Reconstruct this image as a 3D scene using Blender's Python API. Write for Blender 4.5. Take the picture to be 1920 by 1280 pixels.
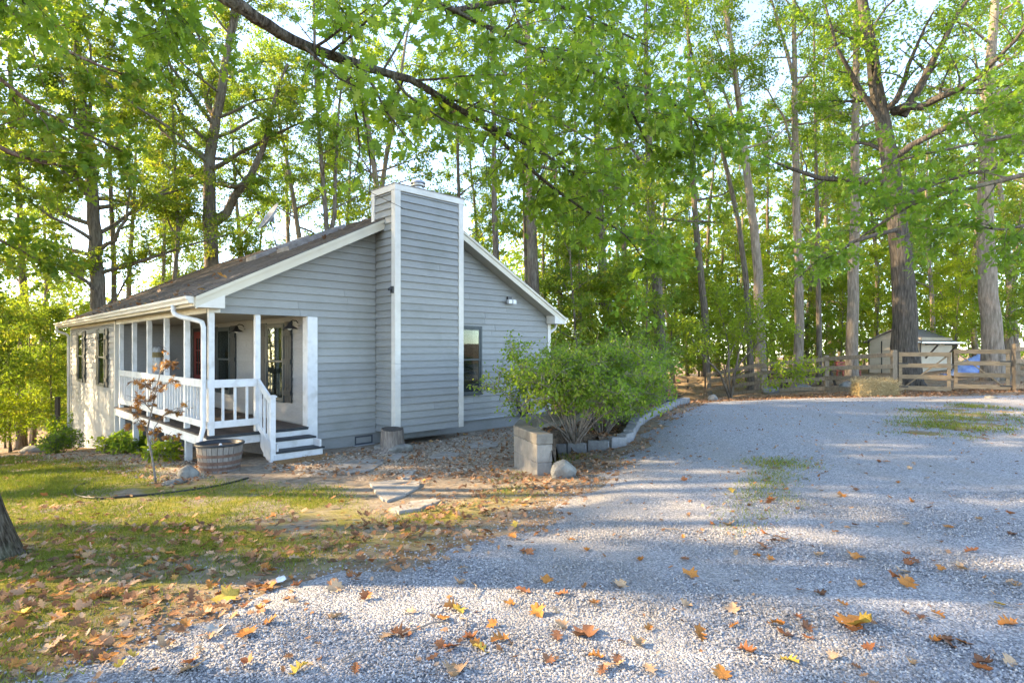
import bpy, bmesh, math, random
import numpy as np
from mathutils import Vector, Matrix

R = math.radians
for o in list(bpy.data.objects):
    bpy.data.objects.remove(o)
scn = bpy.context.scene
COL = scn.collection

# ------------------------------------------------------------------ camera
F_PX, HZ, CZ = 1084.0, 653.0, 2.0          # focal length and horizon in photo pixels, camera height
cam_d = bpy.data.cameras.new('camera')
cam_d.sensor_width = 36.0
cam_d.lens = F_PX / 1920 * 36
cam_d.shift_y = (HZ - 640) / 1920
cam_d.clip_end = 1000
cam = bpy.data.objects.new('camera', cam_d)
COL.objects.link(cam)
cam.location = (0, 0, CZ)
cam.rotation_euler = (R(90), 0, 0)
scn.camera = cam

# ------------------------------------------------------------------ sky and sun
SUN_EL = R(25)
SUN_AZ = Vector((-0.994, 0.11, 0)).normalized()      # horizontal direction TO the sun
wd = bpy.data.worlds.new('World')
scn.world = wd
wd.use_nodes = True
nt = wd.node_tree
nt.nodes.clear()
sky = nt.nodes.new('ShaderNodeTexSky')
sky.sky_type = 'NISHITA'
sky.sun_disc = False
sky.sun_elevation = SUN_EL
sky.sun_rotation = math.atan2(SUN_AZ.x, SUN_AZ.y)
sky.air_density = 0.6
sky.dust_density = 0.3
sky.ozone_density = 2.0
bg = nt.nodes.new('ShaderNodeBackground')
bg.inputs['Strength'].default_value = 0.15
wo = nt.nodes.new('ShaderNodeOutputWorld')
nt.links.new(sky.outputs[0], bg.inputs[0])
nt.links.new(bg.outputs[0], wo.inputs[0])
sun_d = bpy.data.lights.new('sun', 'SUN')
sun_d.energy = 2.3
sun_d.angle = R(0.6)
sun_d.color = (1.0, 0.84, 0.62)
sun = bpy.data.objects.new('sun', sun_d)
COL.objects.link(sun)
sdir = Vector((SUN_AZ.x * math.cos(SUN_EL), SUN_AZ.y * math.cos(SUN_EL), math.sin(SUN_EL)))
sun.rotation_euler = sdir.to_track_quat('Z', 'Y').to_euler()
sun.location = (-30, 5, 30)
scn.view_settings.view_transform = 'Standard'
scn.view_settings.look = 'None'
scn.view_settings.exposure = 3.1
scn.view_settings.use_white_balance = True          # the photograph is balanced for open shade
scn.view_settings.white_balance_temperature = 8200
scn.view_settings.gamma = 1.0
scn.render.engine = 'CYCLES'
cy = scn.cycles
cy.use_denoising = True
cy.max_bounces = 10
cy.diffuse_bounces = 7
cy.glossy_bounces = 2
cy.transmission_bounces = 7
cy.transparent_max_bounces = 8
cy.caustics_reflective = False
cy.caustics_refractive = False
cy.sample_clamp_indirect = 6.0

# ------------------------------------------------------------------ mesh helpers
rng = np.random.default_rng(7)
random.seed(7)

class MB:
    def __init__(s):
        s.v = []; s.f = []
    def add(s, verts, faces):
        b = len(s.v)
        s.v.extend([tuple(p) for p in verts])
        s.f.extend([tuple(i + b for i in f) for f in faces])
        return s
    def box(s, x0, x1, y0, y1, z0, z1):
        return s.hexa([(x0,y0,z0),(x1,y0,z0),(x1,y1,z0),(x0,y1,z0),(x0,y0,z1),(x1,y0,z1),(x1,y1,z1),(x0,y1,z1)])
    def hexa(s, p):
        return s.add(p, [(0,3,2,1),(4,5,6,7),(0,1,5,4),(1,2,6,5),(2,3,7,6),(3,0,4,7)])
    def bar(s, a, b, w, h, up=(0,0,1)):
        a = Vector(a); b = Vector(b); d = (b - a).normalized()
        u = Vector(up)
        x = d.cross(u)
        if x.length < 1e-4: x = d.cross(Vector((1,0,0)))
        x.normalize(); u = x.cross(d)
        x = x * (w / 2); u = u * (h / 2)
        return s.hexa([a-x-u, a+x-u, b+x-u, b-x-u, a-x+u, a+x+u, b+x+u, b-x+u])
    def tube(s, pts, rad, n=8, cap=True):
        pts = [Vector(p) for p in pts]
        if not hasattr(rad, '__len__'): rad = [rad] * len(pts)
        b = len(s.v)
        ref = None
        for i, p in enumerate(pts):
            d = (pts[min(i+1, len(pts)-1)] - pts[max(i-1, 0)])
            d = d.normalized() if d.length > 1e-9 else Vector((0,0,1))
            if ref is None:
                ref = d.cross(Vector((0.31, 0.95, 0.05)))
                if ref.length < .05: ref = d.cross(Vector((1, 0, 0)))
            ref = ref - d * ref.dot(d)
            ref.normalize()
            bi = d.cross(ref)
            for k in range(n):
                a = 2 * math.pi * k / n
                s.v.append(tuple(p + (ref * math.cos(a) + bi * math.sin(a)) * rad[i]))
        for i in range(len(pts) - 1):
            for k in range(n):
                k2 = (k + 1) % n
                s.f.append((b+i*n+k, b+i*n+k2, b+(i+1)*n+k2, b+(i+1)*n+k))
        if cap:
            s.f.append(tuple(b + k for k in reversed(range(n))))
            s.f.append(tuple(b + (len(pts)-1)*n + k for k in range(n)))
        return s
    def lathe(s, prof, n=24, c=(0,0,0)):
        b = len(s.v); m = len(prof)
        for r, z in prof:
            for k in range(n):
                a = 2 * math.pi * k / n
                s.v.append((c[0] + r*math.cos(a), c[1] + r*math.sin(a), c[2] + z))
        for i in range(m - 1):
            for k in range(n):
                k2 = (k + 1) % n
                s.f.append((b+i*n+k, b+i*n+k2, b+(i+1)*n+k2, b+(i+1)*n+k))
        s.f.append(tuple(b + k for k in reversed(range(n))))
        s.f.append(tuple(b + (m-1)*n + k for k in range(n)))
        return s
    def prism(s, poly, vec):
        vec = Vector(vec); n = len(poly); b = len(s.v)
        for p in poly: s.v.append(tuple(p))
        for p in poly: s.v.append(tuple(Vector(p) + vec))
        s.f.append(tuple(b + i for i in range(n)))
        s.f.append(tuple(b + n + i for i in reversed(range(n))))
        for i in range(n):
            j = (i + 1) % n
            s.f.append((b + j, b + i, b + n + i, b + n + j))
        return s
    def mesh(s, name):
        me = bpy.data.meshes.new(name)
        me.from_pydata(s.v, [], s.f)
        bm = bmesh.new(); bm.from_mesh(me)
        bmesh.ops.recalc_face_normals(bm, faces=bm.faces)
        bm.to_mesh(me); bm.free()
        return me
    def obj(s, name, mat, parent=None, smooth=False, bevel=0):
        me = s.mesh(name)
        if mat is not None: me.materials.append(mat)
        if smooth: me.polygons.foreach_set('use_smooth', [True] * len(me.polygons))
        o = link(name, me, parent)
        if bevel:
            m = o.modifiers.new('bevel', 'BEVEL'); m.width = bevel; m.segments = 2; m.limit_method = 'ANGLE'
        return o

def link(name, data, parent=None):
    o = bpy.data.objects.new(name, data)
    COL.objects.link(o)
    if parent is not None: o.parent = parent
    return o

def tag(o, label=None, cat=None, group=None, kind=None):
    if label: o['label'] = label
    if cat: o['category'] = cat
    if group: o['group'] = group
    if kind: o['kind'] = kind
    return o

def empty(name, loc=(0,0,0), rz=0, label=None, cat=None, group=None):
    o = link(name, None)
    o.location = loc; o.rotation_euler = (0, 0, rz)
    return tag(o, label, cat, group)

def np_mesh(name, verts, faces_idx, k, mat, rnd=None, smooth=False):
    """faces_idx: flat (F*k) array of k-gons; rnd: value for each face"""
    me = bpy.data.meshes.new(name)
    nv = len(verts); nf = len(faces_idx) // k
    me.vertices.add(nv); me.loops.add(nf * k); me.polygons.add(nf)
    me.vertices.foreach_set('co', np.ascontiguousarray(verts, dtype=np.float32).ravel())
    me.loops.foreach_set('vertex_index', np.ascontiguousarray(faces_idx, dtype=np.int32).ravel())
    me.polygons.foreach_set('loop_start', np.arange(0, nf * k, k, dtype=np.int32))
    if rnd is not None:
        at = me.attributes.new('rnd', 'FLOAT', 'FACE')
        at.data.foreach_set('value', np.ascontiguousarray(rnd, dtype=np.float32))
    if mat is not None: me.materials.append(mat)
    me.update(calc_edges=True)
    me.polygons.foreach_set('use_smooth', [smooth] * nf)
    return me

def norm(a):
    return a / np.maximum(np.linalg.norm(a, axis=-1, keepdims=True), 1e-9)

def scatter(name, tmpl, k, pos, L, N, size, mat, rnd=None, flat=None):
    """one mesh of copies of a template (V,3) made of k-gons: flat index list"""
    n = len(pos); V = len(tmpl)
    L = norm(L); N = norm(N - L * np.sum(N * L, axis=1, keepdims=True)); B = np.cross(N, L)
    t = np.asarray(tmpl, float)
    size = np.asarray(size, float)
    if size.ndim == 1: size = np.stack([size] * 3, 1)
    v = (pos[:, None, :] + L[:, None, :] * (t[None, :, 0:1] * size[:, None, 0:1])
         + B[:, None, :] * (t[None, :, 1:2] * size[:, None, 1:2]) + N[:, None, :] * (t[None, :, 2:3] * size[:, None, 2:3]))
    fi = np.asarray(flat, int)
    idx = (np.arange(n)[:, None] * V + fi[None, :]).ravel()
    nf = len(fi) // k
    rr = np.repeat(rng.random(n) if rnd is None else rnd, nf)
    return np_mesh(name, v.reshape(-1, 3), idx, k, mat, rr)

# leaf outlines -----------------------------------------------------
def leaf_template(half, curl=.12, fold=.18):
    pts = [(x, y) for x, y in half] + [(x, -y) for x, y in reversed(half[1:-1])]
    return np.array([(x, y, -curl * x * x + fold * abs(y)) for x, y in pts])
LEAF_SIMPLE = np.array([(0,0,0),(.45,-.27,.07),(1,0,-.1),(.45,.27,.07)])
LEAF_OVAL = leaf_template([(0,0),(.2,.2),(.5,.29),(.8,.17),(1,0)])
LEAF_OAK = leaf_template([(0,0.0),(.16,.05),(.20,.27),(.33,.10),(.43,.42),(.54,.14),(.70,.36),(.74,.13),(.9,.17),(1,0)])
def maple_half():
    return [(0,0),(-.08,.22),(.14,.24),(.22,.52),(.36,.34),(.52,.56),(.56,.20),(.74,.24),(1,0)]
LEAF_MAPLE = leaf_template(maple_half(), .18, .15)
LEAF_PALM = leaf_template([(0,0),(-.22,.30),(.06,.18),(.10,.58),(.26,.20),(.60,.48),(.42,.12),(1,0)], .1, .1)

# ------------------------------------------------------------------ materials
def nodes(m):
    m.use_nodes = True
    n = m.node_tree.nodes; n.clear()
    return n, m.node_tree.links

def ramp(n, stops):
    r = n.new('ShaderNodeValToRGB')
    e = r.color_ramp.elements
    while len(e) < len(stops): e.new(0.5)
    for i, (p, c) in enumerate(stops):
        e[i].position = p; e[i].color = (*c, 1)
    return r

def mk(name, stops, scale=6.0, rough=.7, bump=.15, bscale=None, stretch=(1,1,1), spec=.3, jitter=0.0, detail=6.0, metal=0, bdist=.02, coord='Object', blotch=None):
    """noise-coloured material; jitter = value shift for each object; blotch = (scale, colour, amount) stains"""
    m = bpy.data.materials.new(name)
    n, l = nodes(m)
    tc = n.new('ShaderNodeTexCoord'); mp = n.new('ShaderNodeMapping'); mp.inputs['Scale'].default_value = stretch
    l.new(tc.outputs[coord], mp.inputs[0])
    nz = n.new('ShaderNodeTexNoise'); nz.inputs['Scale'].default_value = scale; nz.inputs['Detail'].default_value = detail
    nz.inputs['Roughness'].default_value = .62
    l.new(mp.outputs[0], nz.inputs['Vector'])
    if len(stops) == 2: stops = [(.3, stops[0]), (.72, stops[1])]
    rp = ramp(n, stops)
    l.new(nz.outputs['Fac'], rp.inputs[0])
    col = rp.outputs[0]
    if blotch:
        n3 = n.new('ShaderNodeTexNoise'); n3.inputs['Scale'].default_value = blotch[0]; n3.inputs['Detail'].default_value = 5
        l.new(tc.outputs[coord], n3.inputs['Vector'])
        r3 = ramp(n, [(.5, (0,0,0)), (.72, (blotch[2],)*3)]); l.new(n3.outputs['Fac'], r3.inputs[0])
        mx = n.new('ShaderNodeMix'); mx.data_type = 'RGBA'
        l.new(r3.outputs[0], mx.inputs[0]); l.new(col, mx.inputs[6]); mx.inputs[7].default_value = (*blotch[1], 1)
        col = mx.outputs[2]
    if jitter:
        oi = n.new('ShaderNodeObjectInfo'); hs = n.new('ShaderNodeHueSaturation')
        mr = n.new('ShaderNodeMapRange'); mr.inputs[3].default_value = 1 - jitter; mr.inputs[4].default_value = 1 + jitter
        l.new(oi.outputs['Random'], mr.inputs[0]); l.new(mr.outputs[0], hs.inputs['Value']); l.new(col, hs.inputs['Color'])
        col = hs.outputs[0]
    bs = n.new('ShaderNodeBsdfPrincipled')
    bs.inputs['Roughness'].default_value = rough
    bs.inputs['Specular IOR Level'].default_value = spec
    bs.inputs['Metallic'].default_value = metal
    l.new(col, bs.inputs['Base Color'])
    if bump:
        n2 = n.new('ShaderNodeTexNoise'); n2.inputs['Scale'].default_value = bscale or scale * 4; n2.inputs['Detail'].default_value = 8
        l.new(mp.outputs[0], n2.inputs['Vector'])
        bp = n.new('ShaderNodeBump'); bp.inputs['Strength'].default_value = bump; bp.inputs['Distance'].default_value = bdist
        l.new(n2.outputs['Fac'], bp.inputs['Height']); l.new(bp.outputs[0], bs.inputs['Normal'])
    out = n.new('ShaderNodeOutputMaterial'); l.new(bs.outputs[0], out.inputs[0])
    return m

def leaf_mat(name, stops, tstops, mix=.45, rough=.45):
    m = bpy.data.materials.new(name)
    n, l = nodes(m)
    at = n.new('ShaderNodeAttribute'); at.attribute_name = 'rnd'
    r1 = ramp(n, stops); r2 = ramp(n, tstops)
    l.new(at.outputs['Fac'], r1.inputs[0]); l.new(at.outputs['Fac'], r2.inputs[0])
    bs = n.new('ShaderNodeBsdfPrincipled'); bs.inputs['Roughness'].default_value = rough; bs.inputs['Specular IOR Level'].default_value = .16
    tr = n.new('ShaderNodeBsdfTranslucent')
    l.new(r1.outputs[0], bs.inputs['Base Color']); l.new(r2.outputs[0], tr.inputs['Color'])
    mx = n.new('ShaderNodeMixShader'); mx.inputs[0].default_value = mix
    l.new(bs.outputs[0], mx.inputs[1]); l.new(tr.outputs[0], mx.inputs[2])
    out = n.new('ShaderNodeOutputMaterial'); l.new(mx.outputs[0], out.inputs[0])
    return m

M = {}
M['siding'] = mk('siding_paint', [(.25,.254,.244),(.30,.303,.29)], 9, .55, .25, 30, (1,1,6), jitter=.07, blotch=(1.3,(.18,.19,.17),.45))
M['siding_grey'] = mk('siding_grey_paint', [(.26,.26,.26),(.315,.315,.31)], 9, .55, .25, 30, (1,1,6), jitter=.05, blotch=(1.6,(.24,.24,.24),.3))
M['white'] = mk('white_paint', [(.60,.60,.595),(.70,.70,.69)], 7, .6, .15, 40, jitter=.04, blotch=(5,(.42,.40,.35),.55))
M['cream'] = mk('cream_paint', [(.60,.56,.50),(.68,.645,.58)], 5, .5, .08, 40, blotch=(2.2,(.42,.38,.32),.35))
M['rake'] = mk('rake_paint', [(.56,.50,.39),(.64,.58,.46)], 4, .5, .08, 40, blotch=(2.0,(.36,.32,.26),.35))
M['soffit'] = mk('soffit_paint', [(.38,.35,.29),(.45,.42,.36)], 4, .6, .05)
M['foundation'] = mk('foundation_paint', [(.25,.28,.30),(.31,.34,.35)], 12, .8, .4, 60, blotch=(3,(.18,.17,.14),.6))
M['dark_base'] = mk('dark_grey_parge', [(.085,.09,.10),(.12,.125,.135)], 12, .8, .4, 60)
M['deck'] = mk('deck_board_stain', [(.055,.043,.038),(.12,.09,.075)], 8, .7, .3, 40, (6,1,1), jitter=.2, blotch=(5,(.2,.15,.1),.6))
M['tread'] = mk('tread_paint', [(.018,.022,.026),(.04,.046,.05)], 9, .55, .2, 40)
M['shutter'] = mk('shutter_paint', [(.018,.023,.025),(.035,.042,.045)], 9, .5, .15)
M['frame'] = mk('window_frame_paint', [(.030,.045,.048),(.05,.066,.07)], 7, .4, .08)
M['door'] = mk('red_door_paint', [(.18,.022,.015),(.26,.035,.022)], 5, .4, .08)
M['dark_panel'] = mk('interior_dark', [(.03,.032,.03),(.07,.07,.065)], 3, .8, 0)  # dark colour stands in for the unlit room behind the glass
M['curtain'] = mk('curtain_cloth', [(.07,.067,.06),(.12,.115,.10)], 2, .9, .1, 10, (40,40,1))
M['iron'] = mk('black_iron', [(.012,.012,.013),(.03,.03,.032)], 12, .4, .1, spec=.5)
M['steel'] = mk('grey_steel', [(.35,.36,.37),(.5,.5,.5)], 6, .35, .05, metal=.8)
M['dish'] = mk('dish_grey', [(.22,.23,.25),(.28,.29,.31)], 6, .4, .03)
M['lamp_glass'] = mk('lamp_glass', [(.6,.6,.58),(.7,.7,.68)], 6, .2, 0)
M['brass'] = mk('door_hardware', [(.3,.22,.1),(.42,.32,.15)], 6, .35, 0, metal=.9)
M['flash'] = mk('rusty_flashing', [(.16,.13,.11),(.32,.29,.26)], 8, .7, .2)
M['bark'] = mk('grey_brown_bark', [(.30,(.06,.047,.036)),(.52,(.15,.118,.09)),(.74,(.26,.215,.17))], 7, .9, 1.0, 9, (2.2,2.2,.35), bdist=.05, spec=.1, blotch=(1.2,(.19,.20,.15),.5))
M['bark_pale'] = mk('pale_grey_bark', [(.28,(.11,.088,.066)),(.55,(.27,.215,.165)),(.78,(.40,.335,.265))], 6, .9, .9, 10, (2.4,2.4,.4), bdist=.04, spec=.1, blotch=(.9,(.16,.15,.11),.5))
M['bark_dark'] = mk('dark_oak_bark', [(.30,(.035,.029,.023)),(.52,(.095,.08,.064)),(.74,(.17,.145,.12))], 8, .95, 1.0, 9, (2.6,2.6,.3), bdist=.06, spec=.05)
M['bark_near'] = mk('furrowed_bark', [(.36,(.028,.021,.015)),(.5,(.085,.068,.05)),(.68,(.16,.135,.105))], 13, .95, 1.0, 13, (2.2,2.2,.32), bdist=.09, spec=.05, blotch=(3,(.13,.15,.09),.5))
M['bark_red'] = mk('reddish_scaly_bark', [(.30,(.06,.036,.026)),(.5,(.14,.085,.062)),(.75,(.28,.21,.17))], 9, .9, 1.0, 10, (1.6,1.6,.6), bdist=.05, spec=.1)
M['wood_grey'] = mk('weathered_fence_wood', [(.17,.13,.09),(.34,.26,.18)], 5, .85, .5, 22, (5,5,1), jitter=.18, spec=.15)
M['wood_tan'] = mk('tan_gate_wood', [(.19,.135,.08),(.34,.245,.15)], 5, .8, .4, 22, (1,5,5), jitter=.15, spec=.15)
M['concrete'] = mk('concrete_stucco', [(.20,.18,.155),(.33,.30,.26)], 5, .9, .5, 35, blotch=(2.2,(.17,.16,.15),.75), spec=.15)
M['concrete_cap'] = mk('concrete_cap', [(.15,.135,.115),(.25,.225,.19)], 7, .9, .5, 35, blotch=(3,(.16,.14,.11),.7), spec=.15)
M['paver'] = mk('grey_paver', [(.17,.17,.175),(.27,.27,.27)], 14, .9, .5, 60, jitter=.12, spec=.15)
M['flag'] = mk('flagstone', [(.23,.21,.185),(.36,.33,.29)], 7, .9, .7, 30, jitter=.12, blotch=(5,(.17,.13,.09),.8))
M['rock'] = mk('boulder_rock', [(.12,.115,.10),(.28,.265,.235)], 7, .9, .8, 25, jitter=.15, blotch=(5,(.32,.31,.26),.6), bdist=.03)
M['stump'] = mk('weathered_stump', [(.10,.08,.068),(.33,.275,.23)], 9, .9, 1.0, 14, (3,3,.35), bdist=.04)
M['stump_top'] = mk('stump_end_grain', [(.035,.03,.027),(.10,.085,.07)], 12, .9, .4)
M['stave'] = mk('barrel_stave_wood', [(.155,.135,.12),(.27,.24,.21)], 9, .8, .4, 20, (6,6,.6), jitter=.15)
M['hoop'] = mk('rusty_hoop', [(.10,.058,.042),(.20,.12,.09)], 12, .7, .3)
M['liner'] = mk('black_liner', [(.018,.02,.022),(.035,.038,.042)], 6, .45, .15)
M['soil'] = mk('potting_soil', [(.03,.022,.016),(.07,.05,.036)], 30, .95, .6, 60)
M['mat'] = mk('coir_mat', [(.22,.12,.05),(.34,.20,.09)], 60, .95, .6, 200)
M['rubber'] = mk('black_rubber', [(.012,.013,.014),(.03,.032,.035)], 10, .5, .1)
M['pipe'] = mk('grey_pipe', [(.32,.34,.35),(.42,.44,.45)], 10, .4, .05)
M['timber'] = mk('dark_timber', [(.045,.05,.06),(.10,.105,.12)], 8, .85, .4, 30, (1,6,6))
M['hay'] = mk('hay_straw', [(.22,.16,.075),(.48,.37,.19)], 16, .95, .8, 40, (1,1,5), bdist=.04)
M['tarp'] = mk('blue_tarp', [(.05,.12,.38),(.35,.45,.62)], 2.5, .35, .4, 6, bdist=.06)
M['shed'] = mk('shed_metal', [(.50,.40,.29),(.60,.49,.37)], 4, .6, .1, jitter=.06, blotch=(2,(.3,.25,.2),.4))
M['shed_roof'] = mk('shed_roof', [(.11,.10,.095),(.24,.21,.19)], 14, .85, .3)
M['red'] = mk('faded_red_paint', [(.28,.06,.04),(.4,.1,.07)], 6, .6, .1)
M['wrap'] = mk('clear_plastic_wrap', [(.22,.23,.24),(.55,.56,.57)], 20, .15, .5, 20, (1,1,.4), spec=.6)
M['plastic'] = mk('white_plastic', [(.72,.73,.75),(.8,.8,.82)], 6, .4, .3)
M['wood_dark'] = mk('dark_picnic_wood', [(.055,.04,.03),(.12,.09,.07)], 6, .8, .3)
M['twig'] = mk('dry_twig', [(.10,.08,.065),(.26,.22,.19)], 20, .9, .3)

def glass_mat():
    m = bpy.data.materials.new('window_glass')
    n, l = nodes(m)
    g = n.new('ShaderNodeBsdfGlossy'); g.inputs['Roughness'].default_value = .02; g.inputs['Color'].default_value = (.9,.95,.95,1)
    t = n.new('ShaderNodeBsdfTransparent'); t.inputs['Color'].default_value = (.62,.66,.64,1)
    fr = n.new('ShaderNodeFresnel'); fr.inputs['IOR'].default_value = 1.5
    mx = n.new('ShaderNodeMixShader')
    sc_ = n.new('ShaderNodeMath'); sc_.operation = 'MULTIPLY'; sc_.inputs[1].default_value = .3; l.new(fr.outputs[0], sc_.inputs[0])
    l.new(sc_.outputs[0], mx.inputs[0]); l.new(t.outputs[0], mx.inputs[1]); l.new(g.outputs[0], mx.inputs[2])
    out = n.new('ShaderNodeOutputMaterial'); l.new(mx.outputs[0], out.inputs[0])
    return m
M['glass'] = glass_mat()

def track_dirt(n, l, tc, col, dirt):
    mp = n.new('ShaderNodeMapping'); mp.inputs['Scale'].default_value = (1.0, .16, 1); mp.inputs['Rotation'].default_value = (0, 0, .22)
    l.new(tc.outputs['Object'], mp.inputs[0])
    nz = n.new('ShaderNodeTexNoise'); nz.inputs['Scale'].default_value = .75; nz.inputs['Detail'].default_value = 8; nz.inputs['Roughness'].default_value = .68
    l.new(mp.outputs[0], nz.inputs['Vector'])
    dr = ramp(n, [(.46,(0,0,0)),(.68,(.75,.75,.75))]); l.new(nz.outputs['Fac'], dr.inputs[0])
    mx = n.new('ShaderNodeMix'); mx.data_type = 'RGBA'; l.new(dr.outputs[0], mx.inputs[0]); l.new(col, mx.inputs[6]); mx.inputs[7].default_value = (*dirt, 1)
    return mx.outputs[2]
def rnd_mat(name, stops, rough=.8, spec=.25, bump=0, trans=0, voro=None, dirt=None):
    """colour from the value carried by each piece"""
    m = bpy.data.materials.new(name)
    n, l = nodes(m)
    at = n.new('ShaderNodeAttribute'); at.attribute_name = 'rnd'
    r1 = ramp(n, stops); r1.color_ramp.interpolation = 'LINEAR'
    l.new(at.outputs['Fac'], r1.inputs[0])
    bs = n.new('ShaderNodeBsdfPrincipled'); bs.inputs['Roughness'].default_value = rough; bs.inputs['Specular IOR Level'].default_value = spec
    tc = n.new('ShaderNodeTexCoord'); nz = n.new('ShaderNodeTexNoise'); nz.inputs['Scale'].default_value = 14; nz.inputs['Detail'].default_value = 4
    l.new(tc.outputs['Object'], nz.inputs['Vector'])
    hs = n.new('ShaderNodeHueSaturation'); mr = n.new('ShaderNodeMapRange'); mr.inputs[3].default_value = .75; mr.inputs[4].default_value = 1.25
    l.new(nz.outputs['Fac'], mr.inputs[0]); l.new(mr.outputs[0], hs.inputs['Value']); l.new(r1.outputs[0], hs.inputs['Color'])
    l.new(track_dirt(n, l, tc, hs.outputs[0], dirt) if dirt else hs.outputs[0], bs.inputs['Base Color'])
    sh = bs.outputs[0]
    if trans:
        tr = n.new('ShaderNodeBsdfTranslucent'); l.new(hs.outputs[0], tr.inputs['Color'])
        mx = n.new('ShaderNodeMixShader'); mx.inputs[0].default_value = trans
        l.new(sh, mx.inputs[1]); l.new(tr.outputs[0], mx.inputs[2]); sh = mx.outputs[0]
    out = n.new('ShaderNodeOutputMaterial'); l.new(sh, out.inputs[0])
    return m
M['shingle'] = rnd_mat('asphalt_shingle', [(0,(.085,.073,.065)),(.5,(.11,.095,.085)),(1,(.145,.127,.115))], .9, .2)
M['stone_bits'] = rnd_mat('gravel_stone', [(0,(.12,.12,.125)),(.35,(.245,.243,.25)),(.7,(.335,.33,.335)),(.92,(.41,.40,.39)),(1,(.52,.495,.46))], .75, .3, dirt=(.28,.25,.215))
M['pea_bits'] = rnd_mat('pea_gravel_stone', [(0,(.17,.125,.085)),(.5,(.32,.255,.19)),(1,(.50,.43,.35))], .75, .3)
DEAD = [(0,(.10,.052,.03)),(.25,(.20,.095,.046)),(.45,(.34,.15,.06)),(.62,(.40,.22,.12)),(.8,(.44,.30,.20)),(.93,(.46,.22,.05)),(1,(.50,.34,.08))]
M['dead'] = rnd_mat('dead_leaf', DEAD, .7, .25, trans=.2)
M['grass'] = rnd_mat('grass_blade', [(0,(.09,.13,.016)),(.5,(.18,.22,.022)),(.8,(.30,.28,.035)),(1,(.44,.32,.08))], .6, .2, trans=.35)
G1 = [(0,(.038,.085,.014)),(.5,(.068,.135,.018)),(.85,(.125,.185,.022)),(1,(.22,.20,.025))]
T1 = [(0,(.20,.36,.03)),(.5,(.34,.52,.035)),(.85,(.5,.62,.045)),(1,(.66,.56,.05))]
M['leaf'] = leaf_mat('leaf_green', G1, T1)
M['leaf_oak'] = leaf_mat('leaf_oak', [(0,(.055,.115,.02)),(.5,(.095,.17,.026)),(.88,(.14,.215,.035)),(1,(.24,.28,.09))], [(0,(.24,.40,.03)),(.6,(.36,.54,.04)),(1,(.5,.6,.05))], .48, .4)
M['leaf_yellow'] = leaf_mat('leaf_yellow_green', [(0,(.045,.10,.02)),(.5,(.085,.155,.025)),(.85,(.15,.19,.03)),(1,(.26,.18,.03))], [(0,(.26,.42,.04)),(.5,(.42,.56,.05)),(.9,(.62,.6,.06)),(1,(.7,.4,.06))], .5)
M['leaf_shrub'] = leaf_mat('leaf_shrub', [(0,(.07,.13,.02)),(.5,(.13,.21,.03)),(.85,(.21,.27,.04)),(1,(.34,.32,.07))], [(0,(.20,.38,.04)),(.6,(.36,.52,.05)),(1,(.52,.56,.07))], .48)
M['leaf_dogwood'] = leaf_mat('leaf_dogwood', [(0,(.085,.14,.018)),(.5,(.13,.195,.022)),(1,(.20,.245,.03))], [(0,(.34,.48,.03)),(.6,(.48,.6,.035)),(1,(.64,.62,.045))], .5)
M['leaf_red'] = leaf_mat('leaf_red_maple', [(0,(.10,.05,.02)),(.5,(.22,.09,.035)),(1,(.30,.17,.04))], [(0,(.25,.12,.03)),(1,(.5,.25,.05))], .4)
M['leaf_pine'] = leaf_mat('leaf_evergreen', [(0,(.015,.045,.015)),(.6,(.03,.07,.02)),(1,(.06,.10,.03))], [(0,(.05,.14,.03)),(1,(.12,.2,.04))], .3)

# ------------------------------------------------------------------ terrain
GP = np.array([
 (0,0,.45),(0,-8,.5),(6,-6,.5),(-8,-6,.25),(3,3,.45),(-2.5,3,.38),(8,4,.48),(16,4,.55),(0,6,.27),(-4.2,4.7,.24),(4,7,.38),
 (-5.3,9.7,-.03),(-4,11,0),(-2.6,11.6,0),(-1,13.2,0),(.3,14.8,0),(1.2,16.5,0),(-3,9,.05),(-1,9.5,.06),(-.2,8.6,.10),(.15,10,.03),(.3,12,.0),
 (-10.4,14.8,-.66),(-7.8,12.4,-.36),(-15.3,20,-1.42),(-9,8,-.15),(-12,10,-.45),(-18,14,-1.2),
 (.7,8.4,.18),(1.6,8.4,.26),(3,9,.32),(2.4,12,.33),(3.6,15,.32),(6,10,.38),(10,12,.46),(6,16,.40),(10,17.5,.42),(14,16,.52),(20,14,.65),
 (16.56,19,.6),(13.54,20.5,.39),(12.5,23,.28),(10.84,25,.05),(9.17,27,-.42),(7.9,28,-.5),(4.6,18.2,.22),(2.5,20,-.1),
 (20,30,.55),(26,24,1.0),(22,38,.5),(12,36,-.2),(0,36,-1.3),(-12,36,-2.4),(-28,26,-3.2),(-34,8,-2.2),(-24,2,-1.0),
 (40,30,1.5),(0,70,-3.0),(50,70,0),(-50,70,-6),(-60,0,-5),(60,0,1.5),(0,-40,0),(0,140,-4),(90,120,0),(-90,120,-8),(-120,0,-8),(120,0,2),(0,-90,0)], float)
def _k(r2): return np.where(r2 > 1e-9, .5 * r2 * np.log(np.maximum(r2, 1e-9)), 0)
_n = len(GP)
_A = np.zeros((_n + 3, _n + 3))
_d2 = ((GP[:, None, :2] - GP[None, :, :2]) ** 2).sum(-1)
_A[:_n, :_n] = _k(_d2) + np.eye(_n) * .25
_A[:_n, _n] = 1; _A[:_n, _n+1:] = GP[:, :2]; _A[_n, :_n] = 1; _A[_n+1:, :_n] = GP[:, :2].T
_W = np.linalg.solve(_A, np.r_[GP[:, 2], 0, 0, 0])
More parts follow.
